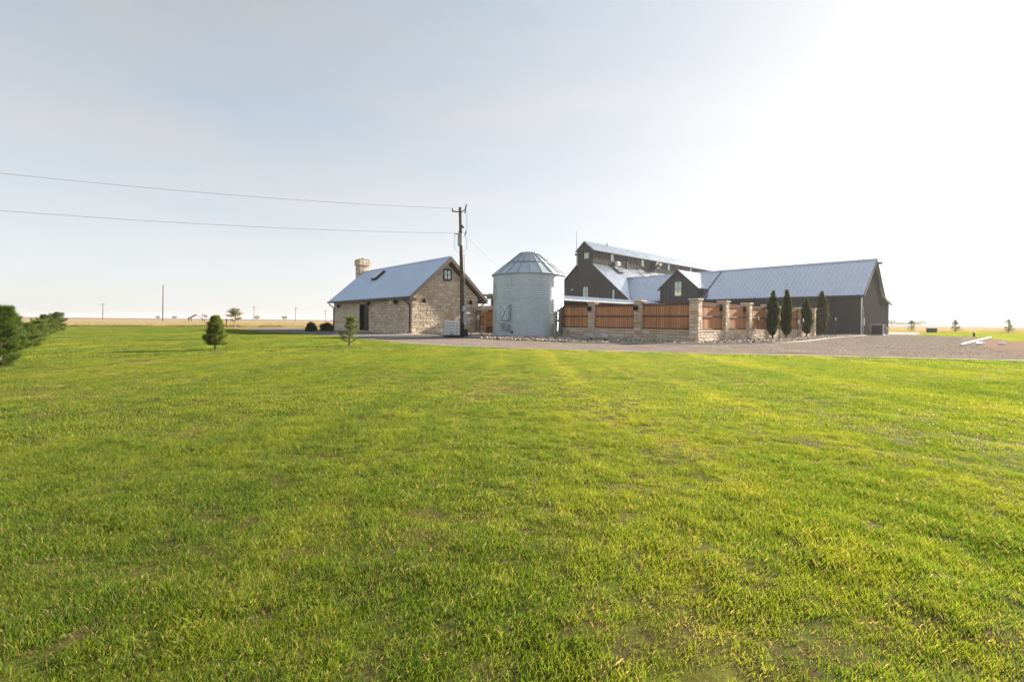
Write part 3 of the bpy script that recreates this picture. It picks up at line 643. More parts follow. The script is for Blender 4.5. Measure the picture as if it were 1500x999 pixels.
# monitor barn
mv = [39.1-BV, 46.1-BV, 47.7-BV, 49.3-BV, 56.3-BV]; LB = 47.0
ms = [(0,mv[0],0),(0,mv[0],4.45),(0,mv[1],10.45),(0,mv[1],12.95),(0,mv[2],14.3),(0,mv[3],12.95),(0,mv[3],10.45),(0,mv[4],4.45),(0,mv[4],0)]
main = MB().prism(ms, (LB,0,0)).build('barn_wall', M['siding'], B)
siding(B, main, [(0,mv[4],.05),(0,mv[0],.05),(0,mv[0],4.4),(0,mv[1],10.4),(0,mv[1],12.9),(0,mv[2],14.25),(0,mv[3],12.9),(0,mv[3],10.4),(0,mv[4],4.4)], .4)
siding(B, main, [(0,mv[1],10.3),(LB,mv[1],10.3),(LB,mv[1],12.75),(0,mv[1],12.75)], .5)
sm = 6/7
roof_plane(B, (-.25,mv[0]-.4,4.45-.4*sm+.14), (LB,mv[0]-.4,4.45-.4*sm+.14), (LB,mv[1]-.01,10.58), (-.25,mv[1]-.01,10.58), .12, M['roof'], .55, .05, .045)
roof_plane(B, (LB,mv[4]+.4,4.45-.4*sm+.14), (-.25,mv[4]+.4,4.45-.4*sm+.14), (-.25,mv[3]+.01,10.58), (LB,mv[3]+.01,10.58), .12, M['roof'], .55, .05, .045)
so_ = 1.35/1.6
roof_plane(B, (-.3,mv[1]-.3,12.95-.3*so_+.12), (LB+.3,mv[1]-.3,12.95-.3*so_+.12), (LB+.3,mv[2],14.42), (-.3,mv[2],14.42), .1, M['roof'], .55, .05, .045)
roof_plane(B, (LB+.3,mv[3]+.3,12.95-.3*so_+.12), (-.3,mv[3]+.3,12.95-.3*so_+.12), (-.3,mv[2]+.002,14.418), (LB+.3,mv[2]+.002,14.418), .1, M['roof'], .55, .05, .045)
for ya, za, yb, zb in ((mv[0]-.4,4.25,mv[1],10.58),(mv[4]+.4,4.25,mv[3],10.58),(mv[1]-.3,12.82,mv[2],14.42),(mv[3]+.3,12.82,mv[2],14.42)):
    MB().prism([(-.3,ya,za+.02),(-.3,yb,zb+.02),(-.3,yb,zb-.18),(-.3,ya,za-.18)], (.05,0,0)).build('bargeboard', M['trim'], B)
MB().box(-.2,mv[1]-.42,12.66,LB,mv[1]-.28,12.8).build('gutter', M['trim'], B)
for (vc, zc, wd_, ht_, nx_, ny_) in ((47.37,11.97,1.15,1.1,1,1),(47.5,6.0,1.2,1.9,2,1),(42.0,5.45,.55,1.6,1,1)): window(B, (-.03,vc-BV,zc), LY, -LX, wd_, ht_, nx_, ny_)
for uc in (64.2, 73.56, 82.9, 91.9): window(B, (uc-BU,mv[1]-.03,12.05), LX, -LY, 1.05, 1.25, 1, 1, 'trim')
for uc in (68.7, 87.6): MB().box(uc-BU-.12,mv[1]-.14,10.6,uc-BU+.12,mv[1]-.01,12.8).build('downspout', M['trim'], B)
MB().box(77.6-BU,mv[1]-.12,10.7,77.85-BU,mv[1]-.01,12.8).build('downspout', M['trim'], B)
q = Vector((77.7-BU, mv[1]-.7, 11.95)); MB().tube([q, q+Vector((0,.6,0))], .75, 14).build('exhaust_hood', M['trim'], B); MB().tube([q+Vector((.5,-.3,.15)), q+Vector((1.0,.1,.15))], .28, 10).build('lamp_head', M['white'], B)
ac = MB().box(65.0-BU,mv[1]-.5,10.8,65.95-BU,mv[1]-.03,11.45).build('air_conditioner', M['white'], B)
MB().box(65.1-BU,mv[1]-.52,10.88,65.45-BU,mv[1]-.5,11.36).box(65.52-BU,mv[1]-.52,10.88,65.86-BU,mv[1]-.5,11.36).build('grille', M['grey_paint'], ac)
um = Vector((0,7,6)).normalized(); nm = Vector((0,-6,7)).normalized()
for uc, vc, wd_ in ((64.6,45.2,1.3),(72.4,45.2,1.6)):
    p = Vector((uc-BU, vc-BV, 4.59+(vc-39.1)*sm)); o_ = MB().obox(p+nm*.14, LX, um, nm, wd_, 1.6, .3).build('skylight', M['trim'] if uc < 70 else M['white'], B); MB().obox(p+nm*.30, LX, um, nm, wd_-.2, 1.4, .02).build('pane', M['glass'], o_)
MB().tube([(-.12,mv[3]+.12,9.6),(-.12,mv[3]+.12,13.0),(-.12,mv[3]+.12,16.4)], [.05,.045,.02], 6).build('antenna', M['black'], B)
MB().box(-.4,mv[3]-.02,12.2,-.02,mv[3]+.25,12.45).build('antenna_bracket', M['black'], B)
MB().tube([(6.0,mv[2],14.4),(6.0,mv[2],14.75)], .09, 8).build('vent_pipe', M['trim'], B)
MB().box(-.2,50.2-BV,6.4,-.02,50.5-BV,6.65).build('flood_light', M['white'], B)

# covered porch inside the courtyard
pu, pv = 30.0, 31.0
x0, y0 = W(pu, pv); PC = thing('porch', 'long low pale metal shed roof over courtyard porch behind the wooden fence', 'porch', (x0, y0, 0), A)
roof_plane(PC, (0,0,3.45), (28.2,0,3.45), (28.2,4.0,4.12), (0,4.0,4.12), .1, M['roof'], .5)
MB().box(0,.02,3.14,28.2,.14,3.34).build('beam', M['siding'], PC)
for k in range(7): MB().box(.2+k*4.6,.06,0,.36+k*4.6,.22,3.14).build('post', M['trim'], PC)
MB().box(0,3.9,0,28.2,4.05,3.98).build('back_wall', M['siding'], PC)
MB().box(.0,-.08,3.3,28.2,-.002,3.42).build('gutter', M['white'], PC)

# ------------------------------------------------------------------ walled fence: stone columns, cedar panels
board_me = MB().box(-.066,-.011,0,.066,.011,1.0).build('board', M['cedar']).data; bpy.data.objects.remove(bpy.data.objects['board'])
stone_n = [40]
def column(parent, p, d, n, both=True, lantern=None):
    p, d, n = Vector(p), Vector(d), Vector(n); a = .24
    c = MB().obox(p+UP*1.2, d, n, UP, 2*a-.02, 2*a-.02, 2.4).build('column', M['mortar'], parent)
    faces = ((n, a), (-d, a), (d, a))
    for nn, _ in faces:
        dd = nn.cross(UP)*-1.0; dd = UP.cross(nn); dd = -dd if dd.cross(UP).dot(nn) < 0 else dd
        stone_n[0] += 1; stonework(c, p+nn*(a-.015)-dd*a, dd, nn, lambda z: (0, 2*a), .01, 2.38, .05, (.16,.30), (.22,.5), seed=stone_n[0])
    MB().obox(p+UP*2.44, d, n, UP, .62, .62, .09).build('cap_stone', M['stone'], c)
    if lantern: sconce(parent, p+Vector(lantern)*(a+.02)+UP*2.0, lantern, 1.2, 'lantern')
def panel(parent, a, b, n):
    a, b, n = Vector(a), Vector(b), Vector(n); d = (b-a).normalized(); ln = (b-a).length; dd = d if d.cross(UP).dot(n) > 0 else -d; st = a if dd == d else b
    bw_ = MB().obox((a+b)/2+UP*.31, d, n, UP, ln, .26, .62).build('base_wall', M['mortar'], parent)
    stone_n[0] += 1; stonework(bw_, st+n*.125, dd, n, lambda z: (0, ln), .01, .61, .05, (.16,.24), (.3,.7), seed=stone_n[0])
    MB().obox((a+b)/2+UP*.655, d, n, UP, ln, .36, .065).build('coping', M['stone'], bw_)
    pn = MB().obox((a+b)/2+UP*2.26+n*.03, d, n, UP, ln, .10, .05).obox((a+b)/2+UP*1.50+n*.035, d, n, UP, ln, .05, .10).obox((a+b)/2+UP*.75+n*.035, d, n, UP, ln, .05, .10).obox((a+b)/2+UP*2.17+n*.035, d, n, UP, ln, .05, .10).build('panel', M['cedar_dark'], parent)
    k = int(ln/.14); stp = ln/k
    for i in range(k):
        o = bpy.data.objects.new('board', board_me); COL.objects.link(o); o.parent = pn
        jit = random.uniform(-.009,.009); M4 = Matrix.Identity(4)
        cols = (d*(stp-.014)/.132, n, UP*1.52); pp = a+d*(i+.5)*stp+n*jit+UP*.695
        for q_ in range(3):
            for r_ in range(3): M4[r_][q_] = cols[q_][r_]
            M4[q_][3] = pp[q_]
        o.matrix_local = M4
FU, FV = 24.78, 12.1
x0, y0 = W(FU, FV)
F1 = thing('courtyard_fence', 'cedar board fence with limestone columns and base wall, from the grain bin to the corner', 'fence', (x0, y0, 0), A)
vs_ = [0, 3.6, 7.2]
for i, v_ in enumerate(vs_): column(F1, (0,v_,0), LY, -LX, lantern=(-1,0,0) if i else None)
for a_, b_ in ((.24,3.36),(3.84,6.96),(7.44,9.84)): panel(F1, (0,a_,0), (0,b_,0), -LX)
MB().box(.14,9.6,0,.42,10.25,2.28).build('sun_gap_block', M['cedar_dark'], F1)  # added block behind the fence end, stops sun leaking through onto the bin
F2 = thing('courtyard_fence', 'cedar board fence with limestone columns behind the row of columnar evergreens', 'fence', (x0, y0, 0), A)
for i in range(6):
    column(F2, (3.6*(i+1),0,0), LX, -LY, lantern=(-1,0,0) if i in (0,1) else (0,-1,0) if i == 2 else None)
    panel(F2, (3.6*i+.24,0,0), (3.6*i+3.36,0,0), -LY)
# gateway wall between bin and house
x0, y0 = W(FU, 26.95); G = thing('gateway', 'stone gateway with tan timber post between the grain bin and the stone house', 'gateway', (x0, y0, 0), A)
gw = MB().box(-.15,0,0,.15,2.75,.6).box(-.15,0,2.05,.15,5.3,2.42).box(-.15,5.05,0,.15,5.3,2.05).build('wall', M['mortar'], G)
stonework(gw, (-.14,5.3,0), -LY, -LX, lambda z: (0,5.3), 2.06, 2.42, .05, (.15,.25), (.3,.6), seed=91)
stonework(gw, (-.14,2.75,0), -LY, -LX, lambda z: (0,2.75), .01, .6, .05, (.15,.25), (.3,.6), seed=92)
MB().box(-.18,3.75,0,.0,3.93,2.02).box(-.19,3.45,1.85,.01,4.3,2.03).build('post', M['tan_wood'], G)
for k in range(6): MB().box(-.12,2.72,.65+k*.22,-.08,3.74,.83+k*.22).build('slat', M['cedar'], G)
MB().box(-.08,2.72,.02,-.04,3.74,2.04).build('slat_backing', M['cedar_dark'], G)
MB().box(-.35,3.9,.02,.4,5.1,.14).build('threshold', M['conc'], G)
x0, y0 = W(27.6, 29.5); F3 = thing('inner_fence', 'reddish cedar fence panel seen through the stone gateway', 'fence', (x0, y0, 0), A)
panel(F3, (0,0,0), (0,6.5,0), -LX)
x0, y0 = W(27.0, 29.6); PG = thing('pergola', 'dark timber pergola rising behind the stone gateway', 'pergola', (x0, y0, 0), A)
for yy in (0, 5): 
    for xx in (1.5, 4.5): MB().box(xx,yy,0,xx+.2,yy+.2,3.3).build('post', M['trim'], PG)
for xx in (1.5, 4.5): MB().box(xx+.02,-.9,3.3,xx+.18,5.9,3.6).build('beam', M['trim'], PG)
for k in range(7): MB().box(.6,-.6+k*1.0,3.55,5.6,-.5+k*1.0,3.75).build('rafter', M['trim'], PG)

# ------------------------------------------------------------------ grain bin
GX, GY = 1.2, 33.85; GR = 2.62
GB = thing('grain_bin', 'round galvanised corrugated grain bin with conical ribbed roof', 'grain bin', (GX, GY, 0), 0)
pitch = .14; nring = 5; rh_ = 4.5/nring
for i in range(nring):
    z0_ = i*rh_; prof = []; k = 0; rr = GR + (.004 if i % 2 else 0)
    steps = int(rh_/pitch*6)
    for k in range(steps+1):
        z = z0_ + rh_*k/steps; prof.append((rr + .014*math.sin(2*math.pi*z/pitch), z))
    MB().lathe(prof, 96).build('wall_ring', M['galv'], GB, smooth=True)
    for j in range(5):
        t_ = 2*math.pi*(j/5) + (.63 if i % 2 else 0) + 4.2; p = Vector((math.cos(t_), math.sin(t_), 0))
        MB().obox(p*(GR+.022)+UP*(z0_+rh_/2), UP.cross(p), p, UP, .035, .03, rh_-.01).build('seam', M['galv'], GB)
MB().lathe([(GR+.03,0.0),(GR+.12,0.0),(GR+.12,.07),(GR+.03,.08)], 64).build('base_ring', M['grey_paint'], GB)
MB().lathe([(GR-.05,4.46),(GR+.13,4.44),(GR+.14,4.47),(GR,4.53)], 64).build('eave', M['galv'], GB, smooth=True)
NR = 20; rp = [(GR+.12,4.46),(1.62,5.36),(.64,6.15)]
for i in range(NR):
    a0, a1 = 2*math.pi*i/NR, 2*math.pi*(i+1)/NR; b = MB()
    vs2 = [(r*math.cos(t_), r*math.sin(t_), z) for r, z in rp for t_ in (a0, a1)]
    b.add(vs2, [(0,1,3,2),(2,3,5,4)]).build('roof_panel', M['galv'], GB)
    pts = [Vector((r*math.cos(a0), r*math.sin(a0), z+.02)) for r, z in rp]
    MB().bar(pts[0], pts[1], .05, .07).bar(pts[1], pts[2], .045, .07).build('roof_rib', M['grey_paint'], GB)
MB().lathe([(1.60,5.375),(1.66,5.36),(1.62,5.42),(1.57,5.43)], 40).build('roof_band', M['grey_paint'], GB)
MB().lathe([(.66,6.08),(.69,6.11),(.69,6.18),(.6,6.21),(.0,6.22)], 24).build('roof_cap', M['galv'], GB, smooth=False)
# access door, fan transition
ta = R(-128); p = Vector((math.cos(ta), math.sin(ta), 0)); s = UP.cross(p)
dd = MB().obox(p*(GR+.0)+UP*1.72, s, p, UP, .80, .30, 1.12).build('door_frame', M['grey_paint'], GB)
MB().obox(p*(GR+.155)+UP*1.72, s, p, UP, .66, .04, 1.0).build('door', M['galv'], dd)
MB().bar(p*(GR+.19)+UP*1.25-s*.28, p*(GR+.19)+UP*2.18+s*.28, .04, .03, p).bar(p*(GR+.19)+UP*1.25+s*.28, p*(GR+.19)+UP*2.18-s*.28, .036, .026, p).build('door_brace', M['grey_paint'], dd)
MB().obox(p*(GR+.06)+UP*.72, s, p, UP, .62, .2, .40).obox(p*(GR+.16)+UP*.80-s*.2, s, p, UP, .3, .14, .3).build('chute', M['grey_paint'], GB)
ta = R(-117); p = Vector((math.cos(ta), math.sin(ta), 0)); MB().obox(p*(GR+.05)+UP*.38, UP.cross(p), p, UP, .16, .14, .12).build('drain', M['black'], GB)

# ------------------------------------------------------------------ utility pole, boxes, wires
px_, py_ = -3.4, 30.7
UPL = thing('utility_pole', 'leaning brown wooden utility pole with grey transformer beside the stone house', 'utility pole', (px_, py_, 0), 0)
top = Vector((-.17,0,8.75))
MB().tube([(0.06,0,0),(0,0,3),(-.08,0,6),top], [.15,.14,.115,.10], 12).build('pole', M['pole'], UPL, smooth=True)
tr = MB().lathe([(.0,6.1),(.17,6.1),(.185,6.14),(.185,6.82),(.20,6.84),(.20,6.9),(.08,6.95),(0,6.96)], 18, (-.1,-.3)).build('transformer', M['grey_paint'], UPL, smooth=False)
for k in (-.09,.09): MB().lathe([(.03,6.94),(.05,6.98),(.03,7.02),(.05,7.06),(.03,7.10),(.012,7.16)], 8, (-.1+k,-.3)).build('bushing', M['black'], tr)
MB().box(-.2,-.16,6.3,0,-.05,6.4).box(-.2,-.16,6.6,0,-.05,6.7).build('bracket', M['grey_paint'], UPL)
MB().bar((-.17,0,8.45),(-.72,0,8.48),.07,.07).build('crossarm', M['black'], UPL)
MB().lathe([(.02,8.5),(.05,8.54),(.03,8.58),(.05,8.62),(.02,8.7)], 8, (-.68,0)).build('insulator', M['black'], UPL)
MB().bar((-.1,0,8.4),(.22,0,8.66),.05,.05).tube([(.16,0,8.35),(.2,0,8.7),(.25,0,8.95)], .045, 8).build('cutout', M['black'], UPL)
MB().bar((-.05,0,7.55),(.08,0,7.35),.06,.1).tube([(.05,-.05,6.7),(.2,-.05,6.95),(.26,-.05,7.15)], .04, 8).build('cutout_arm', M['black'], UPL)
MB().tube([(.28,0,8.5),(.29,0,7.6),(.25,-.02,7.15)], .012, 5).tube([(.2,-.1,6.9),(.32,-.1,6.4),(.28,-.1,5.9),(.0,-.06,5.7)], .014, 5).tube([(-.5,-.1,6.9),(-.52,-.1,6.1),(-.35,-.08,5.7),(-.08,-.08,5.75)], .012, 5).build('jumper_wire', M['wire'], UPL)
MB().bar((-.06,0,6.95),(-.55,0,6.98),.05,.05).build('crossarm', M['black'], UPL)
MB().box(.13,-.16,.95,.47,.06,2.05-.45).build('meter_box', M['grey_paint'], UPL)
mb_ = MB().box(.06,-.2,1.72,.42,.05,2.12).build('meter_box', M['grey_paint'], UPL); MB().tube([(.24,-.2,1.95),(.24,-.3,1.95)], .09, 12).build('meter', M['glass'], mb_)
MB().tube([(.36,-.05,.0),(.36,-.05,.95)], .035, 8).tube([(.2,-.05,2.1),(.14,-.02,5.6)], .03, 8).build('conduit', M['grey_paint'], UPL)
MB().box(-.05,-.2,.02,.42,.12,.55).build('pedestal', M['black'], UPL)
def wire(a, b, sag, r, label, n=28):
    a, b = Vector(a), Vector(b); P = []
    for i in range(n+1):
        s = i/n; q = a.lerp(b, s); q.z -= sag*4*s*(1-s); P.append(q)
    tag(MB().tube(P, r, 5).build('power_line', M['wire']), label, 'cable')
wire((px_-.68,py_,8.68), (-52,8.2,9.5), 1.25, .008, 'upper overhead power line reaching the crossarm at the top of the wooden utility pole')
wire((px_-.52,py_-.05,7.0), (-52,8.2,7.4), 1.15, .008, 'lower overhead power line reaching the pole at its transformer')
a_ = W(32,31.2); wire((px_+.1,py_,7.0), (a_[0],a_[1],3.5), .5, .005, 'thin service cable dropping from the transformer behind the grain bin')

# intermediate bulk container
x0, y0 = -3.98, 30.35
T = thing('water_tote', 'white plastic water tote in a grey wire cage at the foot of the utility pole', 'water tote', (x0, y0, 0), R(4))
b = MB()
for k in range(5): b.box(-.52,-.48+k*.22,.05,.52,-.38+k*.22,.15)
for xx in (-.45,0,.45): b.box(xx-.06,-.5,.0,xx+.06,.5,.05)
b.build('pallet', M['black'], T)
tk = MB().box(-.49,-.47,.16,.49,.47,1.1)
for k in range(5): tk.box(-.48+k*.2,-.46,1.1,-.36+k*.2,.46,1.14)
tk.build('tank', M['white'], T); MB().lathe([(.1,1.13),(.1,1.19),(.0,1.2)], 12).build('lid', M['black'], T)
cg = MB()
for z in (.18,.38,.58,.78,.98):
    for yy in (-.5,.5): cg.bar((-.52,yy,z),(.52,yy,z),.02,.02)
    for xx in (-.52,.52): cg.bar((xx,-.5,z),(xx,.5,z),.02,.02)
for k in range(6):
    for yy in (-.505,.505): cg.bar((-.52+k*.208,yy,.15),(-.52+k*.208,yy,1.0),.02,.02)
    for xx in (-.525,.525): cg.bar((xx,-.5+k*.2,.15),(xx,-.5+k*.2,1.0),.02,.02)
cg.build('cage', M['grey_paint'], T); MB().tube([(0,-.47,.24),(0,-.62,.24)], .05, 8).build('valve', M['black'], T)

# ------------------------------------------------------------------ yard objects
# broken concrete slabs by the fence
def chunk(name, loc, sx, sy, sz, rz, label, m, seed):
    v, f, _ = rock_mesh(seed, 1); v = v/np.abs(v).max(0); v[:,2] = np.clip(v[:,2], -.75, .75)
    b = MB(); import bmesh
    bm = bmesh.new()
    for p in v: bm.verts.new((p[0]*sx/2, p[1]*sy/2, (p[2]+.6)*sz/1.35))
    bmesh.ops.convex_hull(bm, input=bm.verts); me = bpy.data.meshes.new(name); bm.to_mesh(me); bm.free(); me.materials.append(m)
    o = bpy.data.objects.new(name, me); COL.objects.link(o); o.location = loc; o.rotation_euler = (0,0,rz); return tag(o, label, 'boulder')
M['boulder'] = plain('boulder', (.33,.30,.27), .9, 0, .35, 2.5, .7)
cxy = W(21.2,16.15)
chunk('boulder', (cxy[0]-.05,cxy[1],.02), 1.5, .8, .5, R(4), 'large pale grey boulder in front of the fence', M['boulder'], 61)
chunk('boulder', (cxy[0]-.75,cxy[1]-.15,.02), .7, .6, .33, R(30), 'small grey boulder leaning at the end of the large one', M['boulder'], 63)
# air conditioners beside the wing
def ac_unit(u_, v_, sx, h, label):
    x0, y0 = W(u_, v_); o = thing('air_conditioner', label, 'air conditioner', (x0, y0, 0), A, 'air conditioners beside the barn wing')
    MB().box(-sx/2-.1,-.55,.0,sx/2+.1,.55,.08).build('pad', M['conc'], o)
    MB().box(-sx/2+.03,-.45,.12,sx/2-.03,.45,h-.06).build('coil', M['black'], o)
    fr = MB().box(-sx/2,-.48,h-.08,sx/2,.48,h)
    for xx in (-1,1):
        for yy in (-1,1): fr.box(xx*sx/2-.03,yy*.48-.03,.08,xx*sx/2+.03,yy*.48+.03,h-.08)
    fr.box(-sx/2,-.48,.08,sx/2,.48,.13).build('casing', M['grey_paint'], o)
    lv = MB()
    for k in range(12): lv.box(-sx/2+.04,-.465,.16+k*(h-.3)/12,sx/2-.04,-.452,.185+k*(h-.3)/12)
    lv.build('louvres', M['trim'], o, kind='stuff'); MB().lathe([(.38*sx,h),(.38*sx,h+.03),(.0,h+.04)], 16).build('fan_guard', M['black'], o)
ac_unit(61.3, 9.9, 1.5, 1.15, 'large dark air conditioner with pale casing by the barn wing corner')
ac_unit(63.2, 9.9, .8, .82, 'small air conditioner next to the large one by the barn wing')
# white pipes and offcuts on the dirt
def pipe(a, b, r, label):
    tag(MB().tube([a, b], r, 10).build('plastic_pipe', M['white']), label, 'pipe')
pipe((24.3,24.6,.08), (42.9,40.8,.08), .055, 'long white plastic pipe lying along the gravel and dirt border')
pipe((26.2,25.7,.09), (26.8,26.0,.09), .07, 'short white pipe offcut touching the long white pipe')
def block(x, y, s, label):
    o = MB().box(-.22*s,-.12,0,.22*s,.12,.13).box(-.12*s,-.08,.13,.1*s,.08,.17).build('foam_block', M['white']); o.location = (x,y,.02); o.rotation_euler=(0,0,.3*s); tag(o, label, 'block')
block(27.0, 26.2, .7, 'white block on the dirt next to the pipe offcut'); block(27.5, 25.5, .6, 'white block farthest from the white pipe on the dirt')
gx, gy = 46.0, 45.3; o = MB().lathe([(.08,0),(.08,.32),(.11,.33),(.11,.40),(.02,.44)], 10).build('marker_post', M['green_box']); o.location=(gx,gy,.02); tag(o, 'short dark green marker post where gravel meets lawn', 'post')
o = thing('trash_box', 'dark green metal utility cabinet standing on the distant lawn', 'utility cabinet', (62.9,68.2,0), R(5)); o.name = 'utility_cabinet'
MB().box(-.45,-.4,.02,.45,.4,.62).build('body', M['green_box'], o); MB().box(-.49,-.44,.62,.49,.44,.69).build('lid', M['green_box'], o); MB().box(-.6,-.55,-.02,.6,.55,.05).build('pad', M['conc'], o)

# ------------------------------------------------------------------ vegetation
def needles(pts, dirs, n_each, ln, wd, spread):
    pts = np.asarray(pts); dirs = np.asarray(dirs); N = len(pts)*n_each
    P = np.repeat(pts, n_each, 0) + rng.normal(0, .012, (N,3)); D = np.repeat(dirs, n_each, 0) + np.array([0,0,.5]) + rng.normal(0, spread, (N,3)); D /= np.linalg.norm(D, axis=1)[:,None]
    s = np.cross(D, rng.normal(size=(N,3))); s /= np.linalg.norm(s, axis=1)[:,None]; l = ln*(.6+.7*rng.random((N,1)))
    V = np.stack([P-s*wd/2, P+s*wd/2, P+D*l], 1).reshape(-1,3); return V, np.arange(3*N).reshape(-1,3)
def pine(name, loc, h, r, label, m='pine', dens=1.0, group=None, whorls=7, open_base=.12, seed=1, cone=.5, lean=(0,0), wild=0.0):
    rr = np.random.default_rng(seed); o = thing(name, label, 'pine tree', loc, 0 if lean[0] else rr.random()*6.28, group); tb = MB()
    tb.tube([(0,0,0),(lean[0]*.4,lean[1]*.4,h*.5),(lean[0],lean[1],h*.97)], [.03*h+.008,.02*h,.006], 7); pts = []; dirs = []
    for k in range(whorls):
        s = open_base + (1-open_base)*(k+.3)/whorls; z = h*s; br = r*float(np.interp(s, [0,.12,.3,.55,.75,.9,1], [.75,1,1,.78,.5,.26,.1]))*(.8+.35*rr.random())
        nb = 5+int(rr.integers(0,3)); a0 = rr.random()*6.28
        for j in range(nb):
            a = a0 + 6.283*j/nb + rr.normal(0,.2); L_ = br*(.65+.5*rr.random())*(1+wild*rr.normal(0,.6))
            if wild and rr.random() < .3: continue
            L_ = max(.06, L_); rise = (.05+.85*s+.5*rr.random())*L_
            p0 = np.array([lean[0]*s, lean[1]*s, z]); p1 = p0 + np.array([math.cos(a)*L_, math.sin(a)*L_, rise]); tb.tube([tuple(p0), tuple(p1)], [.011*h+.002,.003], 4, False)
            for q in np.linspace(.30, 1, 6):
                c = p0 + (p1-p0)*q; d = (p1-p0)/np.linalg.norm(p1-p0); pts.append(c); dirs.append(d)
                if q > .45:
                    for sg in (-1,1):
                        sd = np.array([-math.sin(a), math.cos(a), .35])*sg; tw = L_*.38*(1.15-q)*(.6+.8*rr.random())+.03
                        pts.append(c+sd*tw*.55); dirs.append(sd*.8+d*.6); pts.append(c+sd*tw); dirs.append(sd*.8+d*.6)
    pts.append(np.array([lean[0],lean[1],h*.9])); dirs.append(np.array([0,0,1])); pts.append(np.array([lean[0],lean[1],h*.97])); dirs.append(np.array([0,0,1]))
    tb.build('trunk', M['dead_wood'], o); V, F = needles(pts, dirs, int(15*dens), .095, .0065, .6); mesh_np('crown', V, F, M[m], o); return o
lp = 'young pines along the lawn edge'
pine('pine_tree', (-10.55,9.35,.03), 1.22, .32, 'young pine with a tall leader at the open end of the row', 'pine', 2.0, lp, 11, .02, 3, lean=(.14,.02))
pine('pine_tree', (-14.3,13.0,.03), 1.0, .40, 'bushy young pine next to the tall-leader one in the row', 'pine', 1.7, lp, 8, .05, 4)
pine('pine_tree', (-16.7,15.6,.03), .75, .42, 'low wide young pine in the middle of the row', 'pine', 1.7, lp, 7, .05, 5)
pine('pine_tree', (-22.4,21.5,.03), .80, .52, 'short yellow-green young pine in the row', 'pine_light', 1.2, lp, 6, .05, 6)
pine('pine_tree', (-26.6,26.0,.03), 1.12, .58, 'rounded young pine second from the field end of the row', 'pine', 1.5, lp, 9, .05, 8)
pine('pine_tree', (-31.0,31.0,.03), 1.32, .60, 'conical young pine at the field end of the row', 'pine', 1.5, lp, 9, .05, 9)
pine('pine_tree', (-9.9,15.2,.05), 1.06, .29, 'dense upright dark green pine alone on the lawn', 'pine_light', 1.25, None, 13, .12, 11, .35)
pine('pine_tree', (-6.5,18.2,.05), 1.12, .36, 'sparse crooked pine sapling on the lawn before the stone house', 'pine_light', .8, None, 8, .08, 17, .6, (.10,.02), .5)
fp = 'young pines on the distant lawn'
for i, (x, y, h_, lb) in enumerate(((71.1,81,1.9,'small round pine beside the pale concrete slab'),(72.6,74.5,2.0,'small broad pine beside the green cabinet on the distant lawn'),(78.8,72.2,2.1,'small open pine at the far end of the distant lawn row'))):
    pine('pine_tree', (x,y,0), h_, .7, lb, 'pine', 1.6, fp, 7, .08, 20+i)

def leaves(P, D, ln, wd, jit=.5):
    N = len(P); D = D + rng.normal(0, jit, (N,3)); D /= np.linalg.norm(D, axis=1)[:,None]; s = np.cross(D, rng.normal(size=(N,3))); s /= np.linalg.norm(s, axis=1)[:,None]
    l = (ln*(.6+.8*rng.random((N,1)))); V = np.stack([P, P+D*l*.5+s*wd/2, P+D*l, P+D*l*.5-s*wd/2], 1).reshape(-1,4,3).reshape(-1,3); return V, np.arange(4*N).reshape(-1,4)
def cypress(loc, h, r, label, seed, bulge=.42, wisp=.5, skew=0):
    rr = np.random.default_rng(seed); o = thing('columnar_evergreen', label, 'evergreen tree', loc, rr.random()*6, 'columnar evergreens along the fence')
    MB().tube([(0,0,0),(skew*.5,0,h*.5),(skew,0,h*.97)], [.06,.045,.01], 7).build('trunk', M['dead_wood'], o)
    N = 7500; s = rr.random(N)**.9; z = .28 + (h-.28)*s
    prof = np.interp(s, [0,.06,.2,.42,.62,.8,.9,1], [.25,.62,.92,1,.86,.56,.26,.05])*r
    a = rr.random(N)*6.283; lump = 1 + .14*np.sin(a*3+s*9+seed) + .10*np.sin(a*2-s*21+seed*2) + .34*(vnoise(a*2, s*9, 1, seed)-.5)*2
    q = np.sqrt(.35+.65*rr.random(N)); k = (s < .84) | (rr.random(N) < .45*(1-wisp)+.12)
    P = np.stack([np.cos(a)*prof*lump*q + skew*s, np.sin(a)*prof*lump*q, z], 1)[k]; D = np.stack([np.cos(a)*.55, np.sin(a)*.55, np.full(N, 1.1)], 1)[k]
    V, F = leaves(P, D, .15, .05, .35); mesh_np('crown', V, F, M['cypress'], o); return o
cypress((17.75,31.0,.02), 3.25, .33, 'columnar evergreen with a thin bare tip, at the tall column end of the row', 41, wisp=.9, skew=.03)
cypress((19.6,32.5,.02), 3.45, .31, 'columnar evergreen with twin wispy tips standing before the cedar panels', 42, wisp=.8, skew=.03)
cypress((24.1,37.2,.02), 3.1, .36, 'leaning columnar evergreen near the end of the fence', 43, wisp=.5, skew=.22)
cypress((28.3,41.6,.02), 4.0, .48, 'broad columnar evergreen against the dark barn wing wall', 44, wisp=.1)
sg = 'tree stakes in the rock bed'
for i, (x, y, h_, tl) in enumerate(((17.0,31.5,1.55,.1),(18.75,31.9,1.6,.02),(21.3,34.0,1.35,.25),(22.3,35.0,1.5,.2),(26.0,39.6,1.4,-.1),(29.9,42.2,1.7,.25))):
    o = thing('tree_stake', 'thin dark stake with a white tag supporting a columnar evergreen', 'stake', (x,y,.0), .7, sg)
    MB().tube([(0,0,0),(tl,0,h_)], .025, 6).build('rod', M['dead_wood'], o); MB().obox((tl*.97,-.03,h_*.95), LX, LY, UP, .12, .03, .26).build('tag', M['white'], o)
